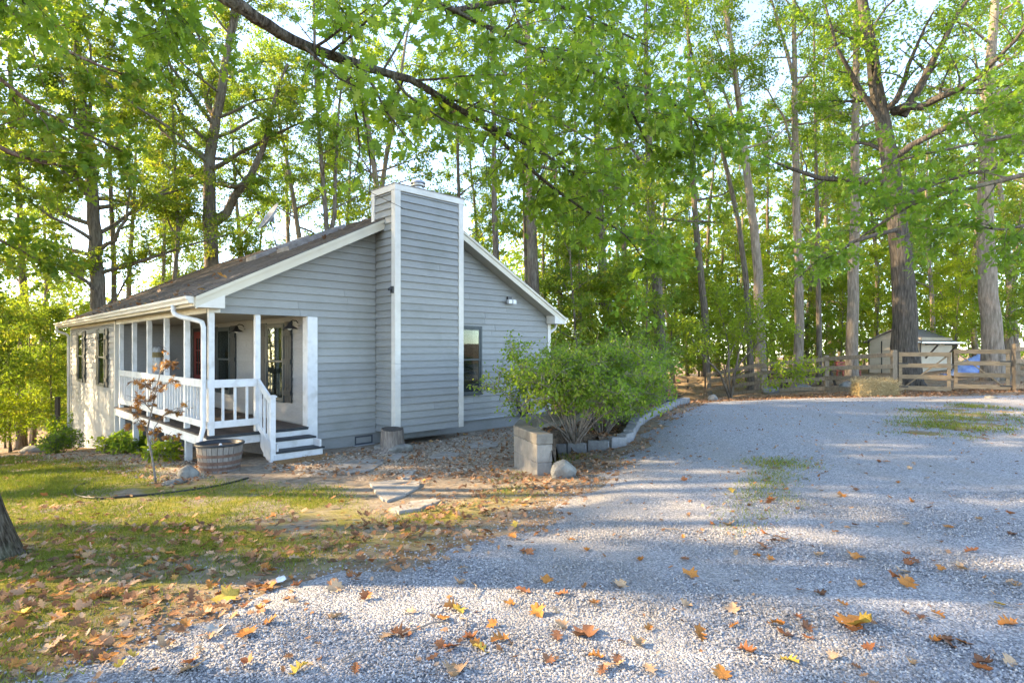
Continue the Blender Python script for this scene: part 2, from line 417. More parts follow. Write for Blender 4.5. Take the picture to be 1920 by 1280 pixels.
def H(x, y):
    x = np.asarray(x, float); y = np.asarray(y, float)
    sh = x.shape; x = x.ravel(); y = y.ravel()
    out = np.empty(len(x))
    for i in range(0, len(x), 20000):
        d2 = (x[i:i+20000, None] - GP[None, :, 0]) ** 2 + (y[i:i+20000, None] - GP[None, :, 1]) ** 2
        out[i:i+20000] = _k(d2) @ _W[:_n] + _W[_n] + _W[_n+1] * x[i:i+20000] + _W[_n+2] * y[i:i+20000]
    return out.reshape(sh)
def Hf(x, y): return float(H(np.array([x]), np.array([y]))[0])
def wob(x, y, s=1.0):
    x = np.asarray(x) * s; y = np.asarray(y) * s
    return (np.sin(1.7*x + 2.3*y + .5*np.sin(1.1*y)) + np.sin(-2.9*x + 1.3*y + 1.7 + .8*np.sin(2.1*x)) * .7
            + np.sin(4.7*x + 5.9*y + np.sin(3.1*x - y)) * .45 + np.sin(9.7*x - 8.3*y + 2*np.sin(2.3*y)) * .28 + np.sin(17*x + 13*y) * .16) / 2.6
def P(px, py, Y):
    return Vector(((px - 960) / F_PX * Y, Y, CZ + (HZ - py) / F_PX * Y))
def G(px, py):
    """photo pixel -> point on the ground"""
    u = (px - 960) / F_PX; w = (HZ - py) / F_PX
    Y = np.arange(1.5, 70, .02)
    d = CZ + w * Y - H(u * Y, Y)
    i = np.argmax(d < 0)
    return Vector((u * Y[i], Y[i], Hf(u * Y[i], Y[i])))

# ------------------------------------------------------------------ the setting: ground, driveway, beds
def sdist(poly, x, y):
    """signed distance to a polygon, positive inside"""
    x = np.asarray(x, float).ravel(); y = np.asarray(y, float).ravel()
    best = np.full(len(x), 1e9); ins = np.zeros(len(x), bool)
    n = len(poly)
    for i in range(n):
        ax, ay = poly[i]; bx, by = poly[(i + 1) % n]
        dx, dy = bx - ax, by - ay
        t = np.clip(((x - ax) * dx + (y - ay) * dy) / (dx*dx + dy*dy + 1e-12), 0, 1)
        best = np.minimum(best, np.hypot(x - ax - t*dx, y - ay - t*dy))
        c = ((ay > y) != (by > y)) & (x < (bx - ax) * (y - ay) / (by - ay + 1e-12) + ax)
        ins ^= c
    return np.where(ins, best, -best)
def gpoly(pix): return [tuple(G(a, b)[:2]) for a, b in pix]

DRIVE = gpoly([(120,1275),(330,1185),(600,1092),(850,1032),(1000,985),(1110,915),(1190,850),(1215,810),(1250,785),(1300,762)]) + \
    [(6.2, 18.2),(9.5, 19.2),(12.6, 18.9),(16.5, 17.6),(26, 15.5),(26,-7),(-4,-7),(-3.2, 1.5)]
LAWN = gpoly([(-160,866),(250,868),(420,903),(640,908),(720,962),(960,915),(1010,930),(850,1005),(600,1065),(330,1150),(120,1270)]) + [(-3.2,.5),(-10,0),(-16,6)]
PATCH1 = gpoly([(1660,815),(1700,770),(1800,760),(1915,770),(1915,810),(1830,830)])
PATCH2 = gpoly([(1330,1010),(1375,945),(1405,895),(1430,868),(1505,862),(1500,900),(1460,940),(1420,985),(1385,1015)])
MULCH = gpoly([(-40,858),(215,846),(330,862),(375,880),(390,893),(330,905),(210,880),(100,872)])

def axis(lo, hi, f0, f1, step):
    a = [f0]; s = step
    while a[-1] > lo: s *= 1.22; a.append(a[-1] - s)
    b = [f1]; s = step
    while b[-1] < hi: s *= 1.22; b.append(b[-1] + s)
    return np.array(a[::-1][:-1] + list(np.arange(f0, f1, step)) + b)
def sheet(name, xs, ys, zf, mat, keep=None, attrs=None):
    X, Y = np.meshgrid(xs, ys); Z = zf(X, Y)
    nx, ny = len(xs), len(ys)
    v = np.stack([X.ravel(), Y.ravel(), Z.ravel()], 1)
    i, j = np.meshgrid(np.arange(nx - 1), np.arange(ny - 1))
    a = (j * nx + i).ravel()
    q = np.stack([a, a + 1, a + nx + 1, a + nx], 1)
    if keep is not None:
        k = keep(X, Y).ravel()
        q = q[k[q].any(1)]
        used = np.unique(q); mp = -np.ones(len(v), int); mp[used] = np.arange(len(used))
        v = v[used]; q = mp[q]
    me = np_mesh(name, v, q.ravel(), 4, mat, smooth=True)
    for an, fn in (attrs or {}).items():
        at = me.attributes.new(an, 'FLOAT', 'POINT')
        at.data.foreach_set('value', fn(v[:, 0], v[:, 1]).astype(np.float32))
    return tag(link(name, me), kind='structure')

def ground_mat():
    m = bpy.data.materials.new('soil_and_litter')
    n, l = nodes(m)
    tc = n.new('ShaderNodeTexCoord')
    def nz(s, d=6, r=.6):
        k = n.new('ShaderNodeTexNoise'); k.inputs['Scale'].default_value = s; k.inputs['Detail'].default_value = d; k.inputs['Roughness'].default_value = r
        l.new(tc.outputs['Object'], k.inputs['Vector']); return k.outputs['Fac']
    def mix(f, a, b):
        k = n.new('ShaderNodeMix'); k.data_type = 'RGBA'; l.new(f, k.inputs[0]); l.new(a, k.inputs[6]); l.new(b, k.inputs[7]); return k.outputs[2]
    soil = ramp(n, [(.3,(.12,.092,.066)),(.5,(.25,.20,.148)),(.7,(.38,.32,.25))]); l.new(nz(9, 10, .75), soil.inputs[0])
    grn = ramp(n, [(.3,(.14,.14,.025)),(.55,(.23,.20,.04)),(.75,(.34,.25,.09))]); l.new(nz(14, 8, .7), grn.inputs[0])
    vo = n.new('ShaderNodeTexVoronoi'); vo.inputs['Scale'].default_value = 11; l.new(tc.outputs['Object'], vo.inputs['Vector'])
    sp = n.new('ShaderNodeSeparateColor'); l.new(vo.outputs['Color'], sp.inputs[0])
    lit = ramp(n, [(0,(.10,.05,.03)),(.35,(.24,.12,.06)),(.6,(.34,.19,.09)),(.8,(.22,.17,.10)),(1,(.40,.28,.15))]); l.new(sp.outputs[0], lit.inputs[0])
    a1 = n.new('ShaderNodeAttribute'); a1.attribute_name = 'lawn'
    a2 = n.new('ShaderNodeAttribute'); a2.attribute_name = 'litter'
    br = n.new('ShaderNodeMath'); br.operation = 'MULTIPLY'; br.use_clamp = True
    pt = ramp(n, [(.38,(0,0,0)),(.56,(1,1,1))]); l.new(nz(1.6, 5), pt.inputs[0])
    l.new(a1.outputs['Fac'], br.inputs[0]); l.new(pt.outputs[0], br.inputs[1])
    col = mix(br.outputs[0], soil.outputs[0], grn.outputs[0])
    b2 = n.new('ShaderNodeMath'); b2.operation = 'MULTIPLY'; b2.use_clamp = True
    p2 = ramp(n, [(.35,(.2,.2,.2)),(.6,(1,1,1))]); l.new(nz(3, 6), p2.inputs[0])
    l.new(a2.outputs['Fac'], b2.inputs[0]); l.new(p2.outputs[0], b2.inputs[1])
    col = mix(b2.outputs[0], col, lit.outputs[0])
    bs = n.new('ShaderNodeBsdfPrincipled'); bs.inputs['Roughness'].default_value = .95; bs.inputs['Specular IOR Level'].default_value = .1
    l.new(col, bs.inputs['Base Color'])
    bp = n.new('ShaderNodeBump'); bp.inputs['Strength'].default_value = .8; bp.inputs['Distance'].default_value = .03
    l.new(nz(28, 8, .7), bp.inputs['Height']); l.new(bp.outputs[0], bs.inputs['Normal'])
    out = n.new('ShaderNodeOutputMaterial'); l.new(bs.outputs[0], out.inputs[0])
    return m
def gravel_mat(name, stops, scale, dirt):
    m = bpy.data.materials.new(name)
    n, l = nodes(m)
    tc = n.new('ShaderNodeTexCoord')
    vo = n.new('ShaderNodeTexVoronoi'); vo.inputs['Scale'].default_value = scale; vo.inputs['Randomness'].default_value = 1
    l.new(tc.outputs['Object'], vo.inputs['Vector'])
    sp = n.new('ShaderNodeSeparateColor'); l.new(vo.outputs['Color'], sp.inputs[0])
    rp = ramp(n, stops); l.new(sp.outputs[0], rp.inputs[0])
    mxo = track_dirt(n, l, tc, rp.outputs[0], dirt)
    bs = n.new('ShaderNodeBsdfPrincipled'); bs.inputs['Roughness'].default_value = .8; bs.inputs['Specular IOR Level'].default_value = .25
    l.new(mxo, bs.inputs['Base Color'])
    bp = n.new('ShaderNodeBump'); bp.inputs['Strength'].default_value = 1.0; bp.inputs['Distance'].default_value = .010; bp.invert = True
    l.new(vo.outputs['Distance'], bp.inputs['Height']); l.new(bp.outputs[0], bs.inputs['Normal'])
    out = n.new('ShaderNodeOutputMaterial'); l.new(bs.outputs[0], out.inputs[0])
    return m
M['ground'] = ground_mat()
GRAV = [(0,(.12,.12,.125)),(.35,(.245,.243,.25)),(.7,(.335,.33,.335)),(.92,(.41,.40,.39)),(1,(.52,.495,.46))]
M['gravel'] = gravel_mat('driveway_gravel', GRAV, 75, (.28,.25,.215))
M['pea'] = gravel_mat('pale_river_gravel', [(0,(.13,.095,.06)),(.4,(.27,.21,.15)),(.8,(.40,.33,.26)),(1,(.52,.46,.39))], 30, (.20,.13,.075))

def lawn_f(x, y):
    w = wob(x, y, .8) * .35
    return np.clip((np.maximum(np.maximum(sdist(LAWN, x, y), sdist(PATCH1, x, y)), sdist(PATCH2, x, y)) + w) / .6 + .3, 0, 1)
def litter_f(x, y):
    d = sdist(DRIVE, x, y)
    far = np.clip((np.hypot(x, y) - 19) / 4, 0, 1) * (d < -.5)
    return np.clip(far + np.exp(-(d / .7) ** 2) * .6, 0, 1)
xs = axis(-170, 170, -16, 22, .22); ys = axis(-60, 200, -1, 32, .22)
ground = sheet('ground', xs, ys, lambda x, y: H(x, y) + wob(x, y, 1.4) * .012, M['ground'], attrs={'lawn': lawn_f, 'litter': litter_f})

def drape(name, poly, box, step, lift, fade, mat, noise_a=.02, ns=1.3, attrs=None):
    xs = np.arange(box[0], box[1], step); ys = np.arange(box[2], box[3], step)
    def sd(x, y): return sdist(poly, x, y).reshape(np.shape(x))
    def zf(x, y):
        d = sd(x, y)
        return H(x, y) + np.clip(d / fade, -3, 1) * lift + wob(x, y, ns) * noise_a * np.clip(1.3 - d / (fade * 2), .25, 1)
    return sheet(name, xs, ys, zf, mat, keep=lambda x, y: sd(x, y) > -fade * 1.5, attrs=attrs)
driveway = drape('driveway', DRIVE, (-6, 26, -7, 20), .14, .03, .5, M['gravel'])
for pch in (PATCH1, PATCH2):
    xx = [a for a, b in pch]; yy = [b for a, b in pch]
    drape('grass_strip', pch, (min(xx) - 1, max(xx) + 1, min(yy) - 1, max(yy) + 1), .12, .028, .7, M['ground'], .045, 2.4, attrs={'lawn': lambda x, y: 0 * x + .75, 'litter': lambda x, y: 0 * x + .35})
mulch = drape('gravel_path', MULCH, (-14, -3, 6, 17), .14, .03, .3, M['pea'])
APRON = [tuple(p) for p in [(-3.4,10.6),(-2.0,11.9),(.2,14.6),(.9,15.4),(.15,11.2),(-.05,8.7),(-1.2,8.5),(-2.8,8.9),(-3.9,9.6)]]
apron = drape('gravel_apron', APRON, (-5, 2, 7.5, 16.5), .14, .012, .5, M['pea'], .022, 2.1)
drape_z = lambda x, y: Hf(x, y)

# angular stones lying loose on the near part of the driveway
OCT = np.array([(1,0,0),(0,1,0),(-1,0,0),(0,-1,0),(0,0,.8),(0,0,-.8)])
OCTF = [0,1,4, 1,2,4, 2,3,4, 3,0,4, 1,0,5, 2,1,5, 3,2,5, 0,3,5]
def stones(name, n, pts_fn, s0, s1, lift, mat, label):
    x, y = pts_fn(n)
    n = len(x)
    z = H(x, y) + lift(x, y) + wob(x, y, 1.4) * .01
    s = rng.uniform(s0, s1, n)
    L = rng.normal(size=(n, 3)); L[:, 2] *= .4; N = rng.normal(size=(n, 3)); N[:, 2] += 1.2
    sz = np.stack([s * rng.uniform(.9, 1.4, n), s * rng.uniform(.7, 1.1, n), s * rng.uniform(.55, .9, n)], 1)
    me = scatter(name, OCT, 3, np.stack([x, y, z], 1), L, N, sz, mat, flat=OCTF)
    return tag(link(name, me), label, 'gravel', kind='stuff')
def drive_pts(n):
    Y = 2.3 + 4.0 * rng.random(n) ** 1.15
    X = (rng.random(n) * 2 - 1) * .93 * Y
    k = sdist(DRIVE, X, Y) + wob(X, Y, 1.3) * .12 > rng.exponential(.12, n) * 1.0
    # stray stones beyond the edge
    return X[k], Y[k]
stones('gravel_stones', 92000, drive_pts, .0045, .0105, lambda x, y: .03 * np.clip(sdist(DRIVE, x, y) / .5, 0, 1) + .002, M['stone_bits'], 'loose blue grey crushed stone spread over the near driveway')
def stray_pts(n):
    Y = 2.2 + 9 * rng.random(n); X = (rng.random(n) * 2 - 1) * .93 * Y
    d = sdist(DRIVE, X, Y)
    k = (d < .1) & (d > -rng.exponential(.35, n))
    return X[k], Y[k]
stones('stray_gravel', 50000, stray_pts, .006, .013, lambda x, y: .004 + 0*x, M['stone_bits'], 'stray crushed stones scattered along the ragged driveway edge')
def pea_pts(n):
    X = rng.uniform(-15, 2, n); Y = rng.uniform(7, 17, n)
    k = (sdist(MULCH, X, Y) > rng.normal(0, .12, n)) | ((sdist(APRON, X, Y) > rng.normal(.1, .15, n)) & (rng.random(n) < .3))
    return X[k], Y[k]
stones('river_stones', 50000, pea_pts, .010, .026, lambda x, y: .018 + 0*x, M['pea_bits'], 'pale loose stones covering the strips beside the house')

# ------------------------------------------------------------------ the house (local axes: x along the gable wall, y along the long wall)
C0 = P(391, HZ, 10.0)
house = empty('house', (C0.x, C0.y, 0), R(45), 'grey lap-sided one-storey house with white front porch and tall chimney', 'house')
WG, LS = 8.93, 14.2                      # gable width, house length
PT, PS = 1.80, 7.20                      # porch depth and length
SL, Z0 = .509, 3.025                     # roof slope, roof top height above the long wall
ZR = Z0 + SL * WG / 2
DECK, BEAM, SB = .48, 2.62, .21          # deck top, beam underside, lowest siding edge
def rz(x): return Z0 + SL * (x if x < WG / 2 else WG - x)
c45, s45 = math.cos(R(45)), math.sin(R(45))
def toworld(x, y, z): return Vector((C0.x + x*c45 - y*s45, C0.y + x*s45 + y*c45, z))
def tolocal(p): dx, dy = p.x - C0.x, p.y - C0.y; return Vector((dx*c45 + dy*s45, -dx*s45 + dy*c45, p.z))

def wallobj(mb, mat): return mb.obj('wall', mat, house)
EXP, BH = .15, .163
def board(parent, mat, face, at, a0b, a1b, a0t, a1t, zb, h=BH):
    lo, hi = max(a0b, a0t), min(a1b, a1t)
    cuts = []; a = lo + rng.uniform(.8, 3.4)
    while a < hi - .5:
        cuts.append(a); a += rng.uniform(2.0, 3.8)
    eb, et = [a0b] + cuts + [a1b], [a0t] + cuts + [a1t]
    for i in range(len(eb) - 1):
        g0 = .0015 if i else 0; g1 = .0015 if i < len(eb) - 2 else 0
        board1(parent, mat, face, at, eb[i] + g0, eb[i+1] - g1, et[i] + g0, et[i+1] - g1, zb, h)
def board1(parent, mat, face, at, a0b, a1b, a0t, a1t, zb, h=BH):
    """one lap board; face '-y' or '-x' or '+x' ...: outward direction, at = plane position"""
    o0, o1, i = .040 + rng.normal() * .001, .005, -.004
    sec = [(o0, zb, a0b, a1b), (o1, zb + h, a0t, a1t)]
    ps = []
    for (out, z, a0, a1) in sec:
        for a, o in ((a0, i), (a1, i), (a1, out), (a0, out)):
            ps.append({'-y': (a, at - o, z), '-x': (at - o, a, z), '+x': (at + o, a, z), '+y': (a, at + o, z)}[face])
    mb = MB().hexa(ps)
    return mb.obj('siding_board', mat, parent)

# gable wall facing the drive
g = MB()
zs = lambda x: rz(x) - .16
g.prism([(PT, .03, -.3), (WG, .03, -.3), (WG, .03, zs(WG)), (WG/2, .03, zs(WG/2)), (0, .03, zs(0)), (0, .03, BEAM + .004), (PT, .03, BEAM + .004)], (0, .1, 0))
wall_g = wallobj(g, M['siding'])
k = 0
while True:
    zb = SB + EXP * k; zt = zb + BH; k += 1
    if zb > ZR - .3: break
    def ext(z):
        d = max(0.0, (z + .21 - Z0) / SL)
        return d, WG - d
    lb, rb = ext(zb); lt, rt = ext(zt)
    L0 = 1.985 if zb < BEAM - .05 else .19
    rlim = WG - .10
    for (a, b) in ((L0, 3.30), (5.12, rlim)):
        a0b, a0t = max(a, lb), max(a, lt); a1b, a1t = min(b, rb), min(b, rt)
        if a1b - a0b < .02: continue
        if a1t - a0t < 0: a0t = a1t = (a0b + a1b) / 2
        if zb < BEAM < zt and a < 1: zb2 = BEAM
        else: zb2 = zb
        if a < 1 and zb < BEAM + .08 and zb >= BEAM - .05:
            board(wall_g, M['siding'], '-y', .03, a0b, a1b, a0t, a1t, BEAM, zt - BEAM)
        else:
            board(wall_g, M['siding'], '-y', .03, a0b, a1b, a0t, a1t, zb)
# long wall beyond the porch
g = MB().box(.03, .13, PS, LS, -2.2, 2.74)
wall_l = wallobj(g, M['siding_grey'])
for k in range(-11, 17):
    zb = SB + EXP * k
    board(wall_l, M['siding_grey'], '-x', .03, PS + .12, LS - .1, PS + .12, LS - .1, zb, min(BH, 2.72 - zb))
# wall behind the porch, with door and windows
g = MB().box(PT + .03, PT + .13, 0.135, PS + .1, -.2, 2.75)
wall_p = wallobj(g, M['siding_grey'])
for k in range(2, 17):
    zb = SB + EXP * k
    if zb < DECK - .05: continue
    board(wall_p, M['siding_grey'], '-x', PT + .03, .19, PS - .02, .19, PS - .02, zb)
# end wall of the porch
g = MB().box(0.132, PT, PS + .03, PS + .13, -1.2, 2.75)
wall_e = wallobj(g, M['siding_grey'])
for k in range(2, 17):
    zb = SB + EXP * k
    if zb < DECK - .05: continue
    board(wall_e, M['siding_grey'], '-y', PS + .03, .165, PT - .0, .165, PT - .0, zb)
# far walls
wallobj(MB().box(WG - .1, WG, .135, LS, -.6, 2.75), M['siding'])
wallobj(MB().prism([(.132, LS, -2.5), (WG - .105, LS, -2.5), (WG - .105, LS, zs(WG - .105)), (WG/2, LS, zs(WG/2)), (.132, LS, zs(.132))], (0, -.1, 0)), M['siding'])
f = MB().box(PT + .02, WG - .02, .05, .25, -.8, SB - .001).box(WG - .22, WG - .02, .251, LS - .1, -1, SB - .001)
f.obj('foundation', M['foundation'], house)
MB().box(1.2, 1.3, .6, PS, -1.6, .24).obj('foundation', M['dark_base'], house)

# trims
def trim(mb, mat='cream', name='corner_board', bevel=.004): return mb.obj(name, M[mat], house, bevel=bevel)
trim(MB().box(WG - .098, WG + .02, -.022, .029, .16, zs(WG) - .02).box(WG + .002, WG + .022, .03, .14, .16, 2.66), 'cream')
trim(MB().box(PT - .02, 1.984, -.024, .029, .10, BEAM - .004).box(PT - .022, PT + .028, .030, .188, DECK + .003, BEAM - .004), 'white')
trim(MB().box(-.012, .188, -.022, .029, BEAM, zs(.0) - .02), 'cream')
trim(MB().box(-.022, .029, PS - .014, PS + .118, -1.3, 2.70).box(.030, .163, PS - .014, PS + .029, -.75, BEAM - .004), 'cream')
trim(MB().box(-.022, .029, LS - .098, LS + .012, -2.2, 2.70), 'cream')
trim(MB().box(.002, .105, .03, PS - .016, BEAM, 2.735), 'cream', 'porch_beam')
trim(MB().box(-.016, .001, PS + .12, LS - .1, 2.66, 2.735), 'rake', 'frieze_board', 0)
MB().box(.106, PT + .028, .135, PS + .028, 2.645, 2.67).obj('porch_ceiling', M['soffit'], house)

# roof -------------------------------------------------------------
OX, OY, TH = .30, .30, .045
roof = MB()
for sgn in (0, 1):
    fx = (lambda x: x) if sgn == 0 else (lambda x: WG - x)
    pts = [(fx(-OX), -OY, rz(-OX) if sgn == 0 else Z0 - SL * OX), (fx(WG/2), -OY, ZR)]
    z1 = Z0 - SL * OX
    roof.hexa([(fx(-OX), -OY, z1 - TH), (fx(WG/2), -OY, ZR - TH), (fx(WG/2), LS + OY, ZR - TH), (fx(-OX), LS + OY, z1 - TH),
               (fx(-OX), -OY, z1 - .012), (fx(WG/2), -OY, ZR - .012), (fx(WG/2), LS + OY, ZR - .012), (fx(-OX), LS + OY, z1 - .012)])
roof_o = roof.obj('roof', M['shed_roof'], house)
def shingles():
    v = []; rn = []
    cosr = 1 / math.sqrt(1 + SL * SL); sinr = SL * cosr
    slen = (WG / 2 + OX) / cosr
    e = .145; n = int(slen / e) + 1
    for side in (0, 1):
        for i in range(n):
            d0 = i * e; d1 = min(d0 + e + .03, slen)
            y = -OY - .02 - rng.random() * .25
            while y < LS + OY + .02:
                w = rng.choice([.12, .16, .2, .26, .32]); ya = max(y, -OY - .025); yb = min(y + w - .004, LS + OY + .025); y += w
                if yb - ya < .02: continue
                if d1 - d0 < .02: continue
                t0 = .013 + rng.random() * .006; t1 = .002
                p = []
                for d, t in ((d0 - (.03 if i == 0 else 0), t0), (d1, t1)):
                    for yy, tt in ((ya, -.011), (yb, -.011), (yb, t), (ya, t)):
                        x = -OX + d * cosr - tt * sinr; z = Z0 - SL * OX + d * sinr + tt * cosr
                        p.append((x if side == 0 else WG - x, yy, z))
                v.append(p); rn.append(np.clip(rng.normal(.5, .22) + .12 * math.sin(ya * 1.1 + i), 0, 1))
    v = np.array(v).reshape(-1, 3)
    F = np.array([0,3,2,1, 4,5,6,7, 0,1,5,4, 1,2,6,5, 2,3,7,6, 3,0,4,7])
    idx = (np.arange(len(v) // 8)[:, None] * 8 + F[None]).ravel()
    me = np_mesh('shingles', v, idx, 4, M['shingle'], np.repeat(rn, 6))
    o = link('shingles', me, roof_o)
    return tag(o, kind='stuff')
shingles()
# rake boards, soffits, eaves
def sloped(x0, x1, y0, y1, up, dn):
    return [(x0, y0, rz(x0) - dn), (x1, y0, rz(x1) - dn), (x1, y1, rz(x1) - dn), (x0, y1, rz(x0) - dn),
            (x0, y0, rz(x0) - up), (x1, y0, rz(x1) - up), (x1, y1, rz(x1) - up), (x0, y1, rz(x0) - up)]
for a, b in ((-OX, 3.33), (5.14, WG + OX)):
    MB().hexa(sloped(a, b, -OY - .026, -OY + .0, .02, .215)).obj('rake_board', M['rake'], house)
    MB().hexa(sloped(a, b, -OY - .048, -OY - .0275, .014, .075)).obj('rake_trim', M['rake'], house)
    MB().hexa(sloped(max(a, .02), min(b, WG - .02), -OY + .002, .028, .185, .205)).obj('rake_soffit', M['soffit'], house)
for x0, x1 in ((-OX, .16), (WG - .16, WG + OX)):
    MB().prism([(x0, -OY - .0275, 2.685), (x1, -OY - .0275, 2.685), (x1, -OY - .0275, rz(x1) - .19), (x0, -OY - .0275, rz(x0) - .19)] if True else [], (0, .312, 0)).obj('eave_return', M['cream'], house)
ez = Z0 - SL * OX
for sx, (xa, xb, xf) in enumerate(((-OX, .028, -OX), (WG + .024, WG + OX, WG + OX))):
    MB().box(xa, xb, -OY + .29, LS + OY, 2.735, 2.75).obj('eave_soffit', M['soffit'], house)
    MB().box(xf - .022 if sx == 0 else xf, xf if sx == 0 else xf + .022, -OY, LS + OY, 2.70, ez - .02).obj('fascia', M['rake'], house)
    s = -1 if sx == 0 else 1
    xo = xf + s * .024
    prof = [(0, -.012), (0, -.125), (.075, -.125), (.085, -.085), (.118, -.05), (.122, -.012), (.112, -.012), (.108, -.045), (.078, -.078), (.068, -.116), (.008, -.116), (.008, -.012)]
    gu = MB().prism([(xo + s * px, -OY + .0, ez + pz) for px, pz in prof], (0, LS + 2 * OY, 0))
    gu.prism([(xo + s * px, -OY, ez + pz) for px, pz in [(0,-.012),(0,-.125),(.075,-.125),(.085,-.085),(.118,-.05),(.122,-.012)]], (0, -.004, 0))
    gu.obj('gutter', M['cream'], house)
def downspout(pts, r=.042):
    sm = []
    for i, p in enumerate(pts): sm.append(p)
    return MB().tube(sm, r, 10).obj('downspout', M['white'], house, smooth=True)
downspout([(-.38,.62,2.76),(-.38,.62,2.66),(-.37,.58,2.60),(-.30,.47,2.55),(-.14,.20,2.49),(-.075,.09,2.45),(-.065,.05,2.36),(-.065,.045,1.5),(-.065,.045,.68),(-.08,.03,.60),(-.13,-.02,.47),(-.14,-.035,.38),(-.14,-.035,-.04)])
downspout([(-.38,LS+.1,2.76),(-.38,LS+.1,2.66),(-.33,LS+.1,2.58),(-.12,LS+.08,2.50),(-.06,LS+.05,2.42),(-.06,LS+.05,-1.5)])
downspout([(WG+.38,.1,2.76),(WG+.38,.1,2.64),(WG+.33,.1,2.56),(WG+.12,.1,2.46),(WG+.07,.1,2.38),(WG+.07,.1,.0)])
# skylight curbs near the ridge
def on_roof(px, py):
    d = (P(px, py, 1) - Vector((0, 0, CZ)))
    o = tolocal(Vector((0, 0, CZ))); e = tolocal(Vector((0, 0, CZ)) + d); dd = e - o
    t = (Z0 + SL * o.x - o.z) / (dd.z - SL * dd.x)
    return o + dd * t
def on_wall(px, py, axis_, at):
    d = (P(px, py, 1) - Vector((0, 0, CZ)))
    o = tolocal(Vector((0, 0, CZ))); dd = tolocal(Vector((0, 0, CZ)) + d) - o
    i = 'xy'.index(axis_)
    t = (at - o[i]) / dd[i]
    return o + dd * t
for (y0, y1) in ((2.1, 2.75), (4.0, 4.65)):
    xa, xb = 2.35, 3.75
    sk = MB()
    def sl(x0, x1, y0, y1, d0, d1):
        return [(x0,y0,rz(x0)+d0),(x1,y0,rz(x1)+d0),(x1,y1,rz(x1)+d0),(x0,y1,rz(x0)+d0),(x0,y0,rz(x0)+d1),(x1,y0,rz(x1)+d1),(x1,y1,rz(x1)+d1),(x0,y1,rz(x0)+d1)]
    sk.hexa(sl(xa, xb, y0, y0+.06, 0, .11)).hexa(sl(xa, xb, y1-.06, y1, 0, .11)).hexa(sl(xa, xa+.06, y0+.06, y1-.06, 0, .108)).hexa(sl(xb-.06, xb, y0+.06, y1-.06, 0, .108))
    so = sk.obj('skylight', M['flash'], house)
    MB().hexa(sl(xa+.06, xb-.06, y0+.06, y1-.06, .03, .09)).obj('pane', M['dark_panel'], so)

# chimney ------------------------------------------------------------
X0, X1, Y0, Y1, ZT = 3.31, 5.114, -.737, .16, 5.37
chim = MB().box(X0 + .03, X1 - .03, Y0 + .03, Y1 - .03, .245, ZT - .02).obj('chimney', M['siding'], house)
k = 0
while True:
    zb = .245 + EXP * k; k += 1
    if zb > ZT - .15: break
    h = min(BH, ZT - .13 - zb)
    if h < .03: break
    board(chim, M['siding'], '-y', Y0 + .03, X0 + .13, X1 - .13, X0 + .13, X1 - .13, zb, h)
    yb = 0.02 if zb < rz(X0) - .2 else Y1 - .13
    board(chim, M['siding'], '-x', X0 + .03, Y0 + .13, yb, Y0 + .13, yb, zb, h)
    yb = 0.02 if zb < rz(X1) - .2 else Y1 - .13
    board(chim, M['siding'], '+x', X1 - .03, Y0 + .13, yb, Y0 + .13, yb, zb, h)
    if zb > ZR - .6: board(chim, M['siding'], '+y', Y1 - .03, X0 + .13, X1 - .13, X0 + .13, X1 - .13, zb, h)
def ctrim(mb, mat='cream', name='corner_trim'): return mb.obj(name, M[mat], chim, bevel=.003)
for za, zb_ in ((.235, 1.68), (1.683, ZT - .128)):
    ctrim(MB().box(X0 - .012, X0 + .125, Y0 - .012, Y0 + .02, za, zb_))
    ctrim(MB().box(X0 - .012, X0 + .02, Y0 + .021, Y0 + .125, za, zb_))
    ctrim(MB().box(X1 - .125, X1 + .012, Y0 - .012, Y0 + .02, za, zb_))
    ctrim(MB().box(X1 - .02, X1 + .012, Y0 + .021, Y0 + .125, za, zb_))
zc = rz(X0) - .1
ctrim(MB().box(X0 - .012, X0 + .02, Y1 - .12, Y1 - .001, zc, ZT - .128)); ctrim(MB().box(X1 - .02, X1 + .012, Y1 - .12, Y1 - .001, rz(X1) - .1, ZT - .128))
ctrim(MB().box(X0 - .015, X1 + .015, Y0 - .015, Y0 + .02, ZT - .126, ZT).box(X0 - .015, X0 + .02, Y0 + .021, Y1, ZT - .126, ZT)
      .box(X1 - .02, X1 + .015, Y0 + .021, Y1, ZT - .126, ZT).box(X0 + .021, X1 - .021, Y1 - .02, Y1, ZT - .126, ZT), 'cream', 'top_trim')
MB().box(X0 - .025, X1 + .025, Y0 - .025, Y1 + .02, ZT + .001, ZT + .018).obj('cap_flashing', M['flash'], chim)
fc = (4.21, -.28, ZT + .018)
MB().lathe([(.10,0),(.10,.10),(.15,.11),(.15,.125),(.10,.13),(.10,.17),(.16,.18),(.165,.20),(.12,.205),(.12,.235),(.17,.245),(.15,.29),(.05,.31)], 20, fc).obj('flue_cap', M['steel'], chim, smooth=False)
MB().box(X0 + .3, X0 + 1.3, Y0 + .2, Y1 - .2, .10, .244).obj('foundation', M['foundation'], house)

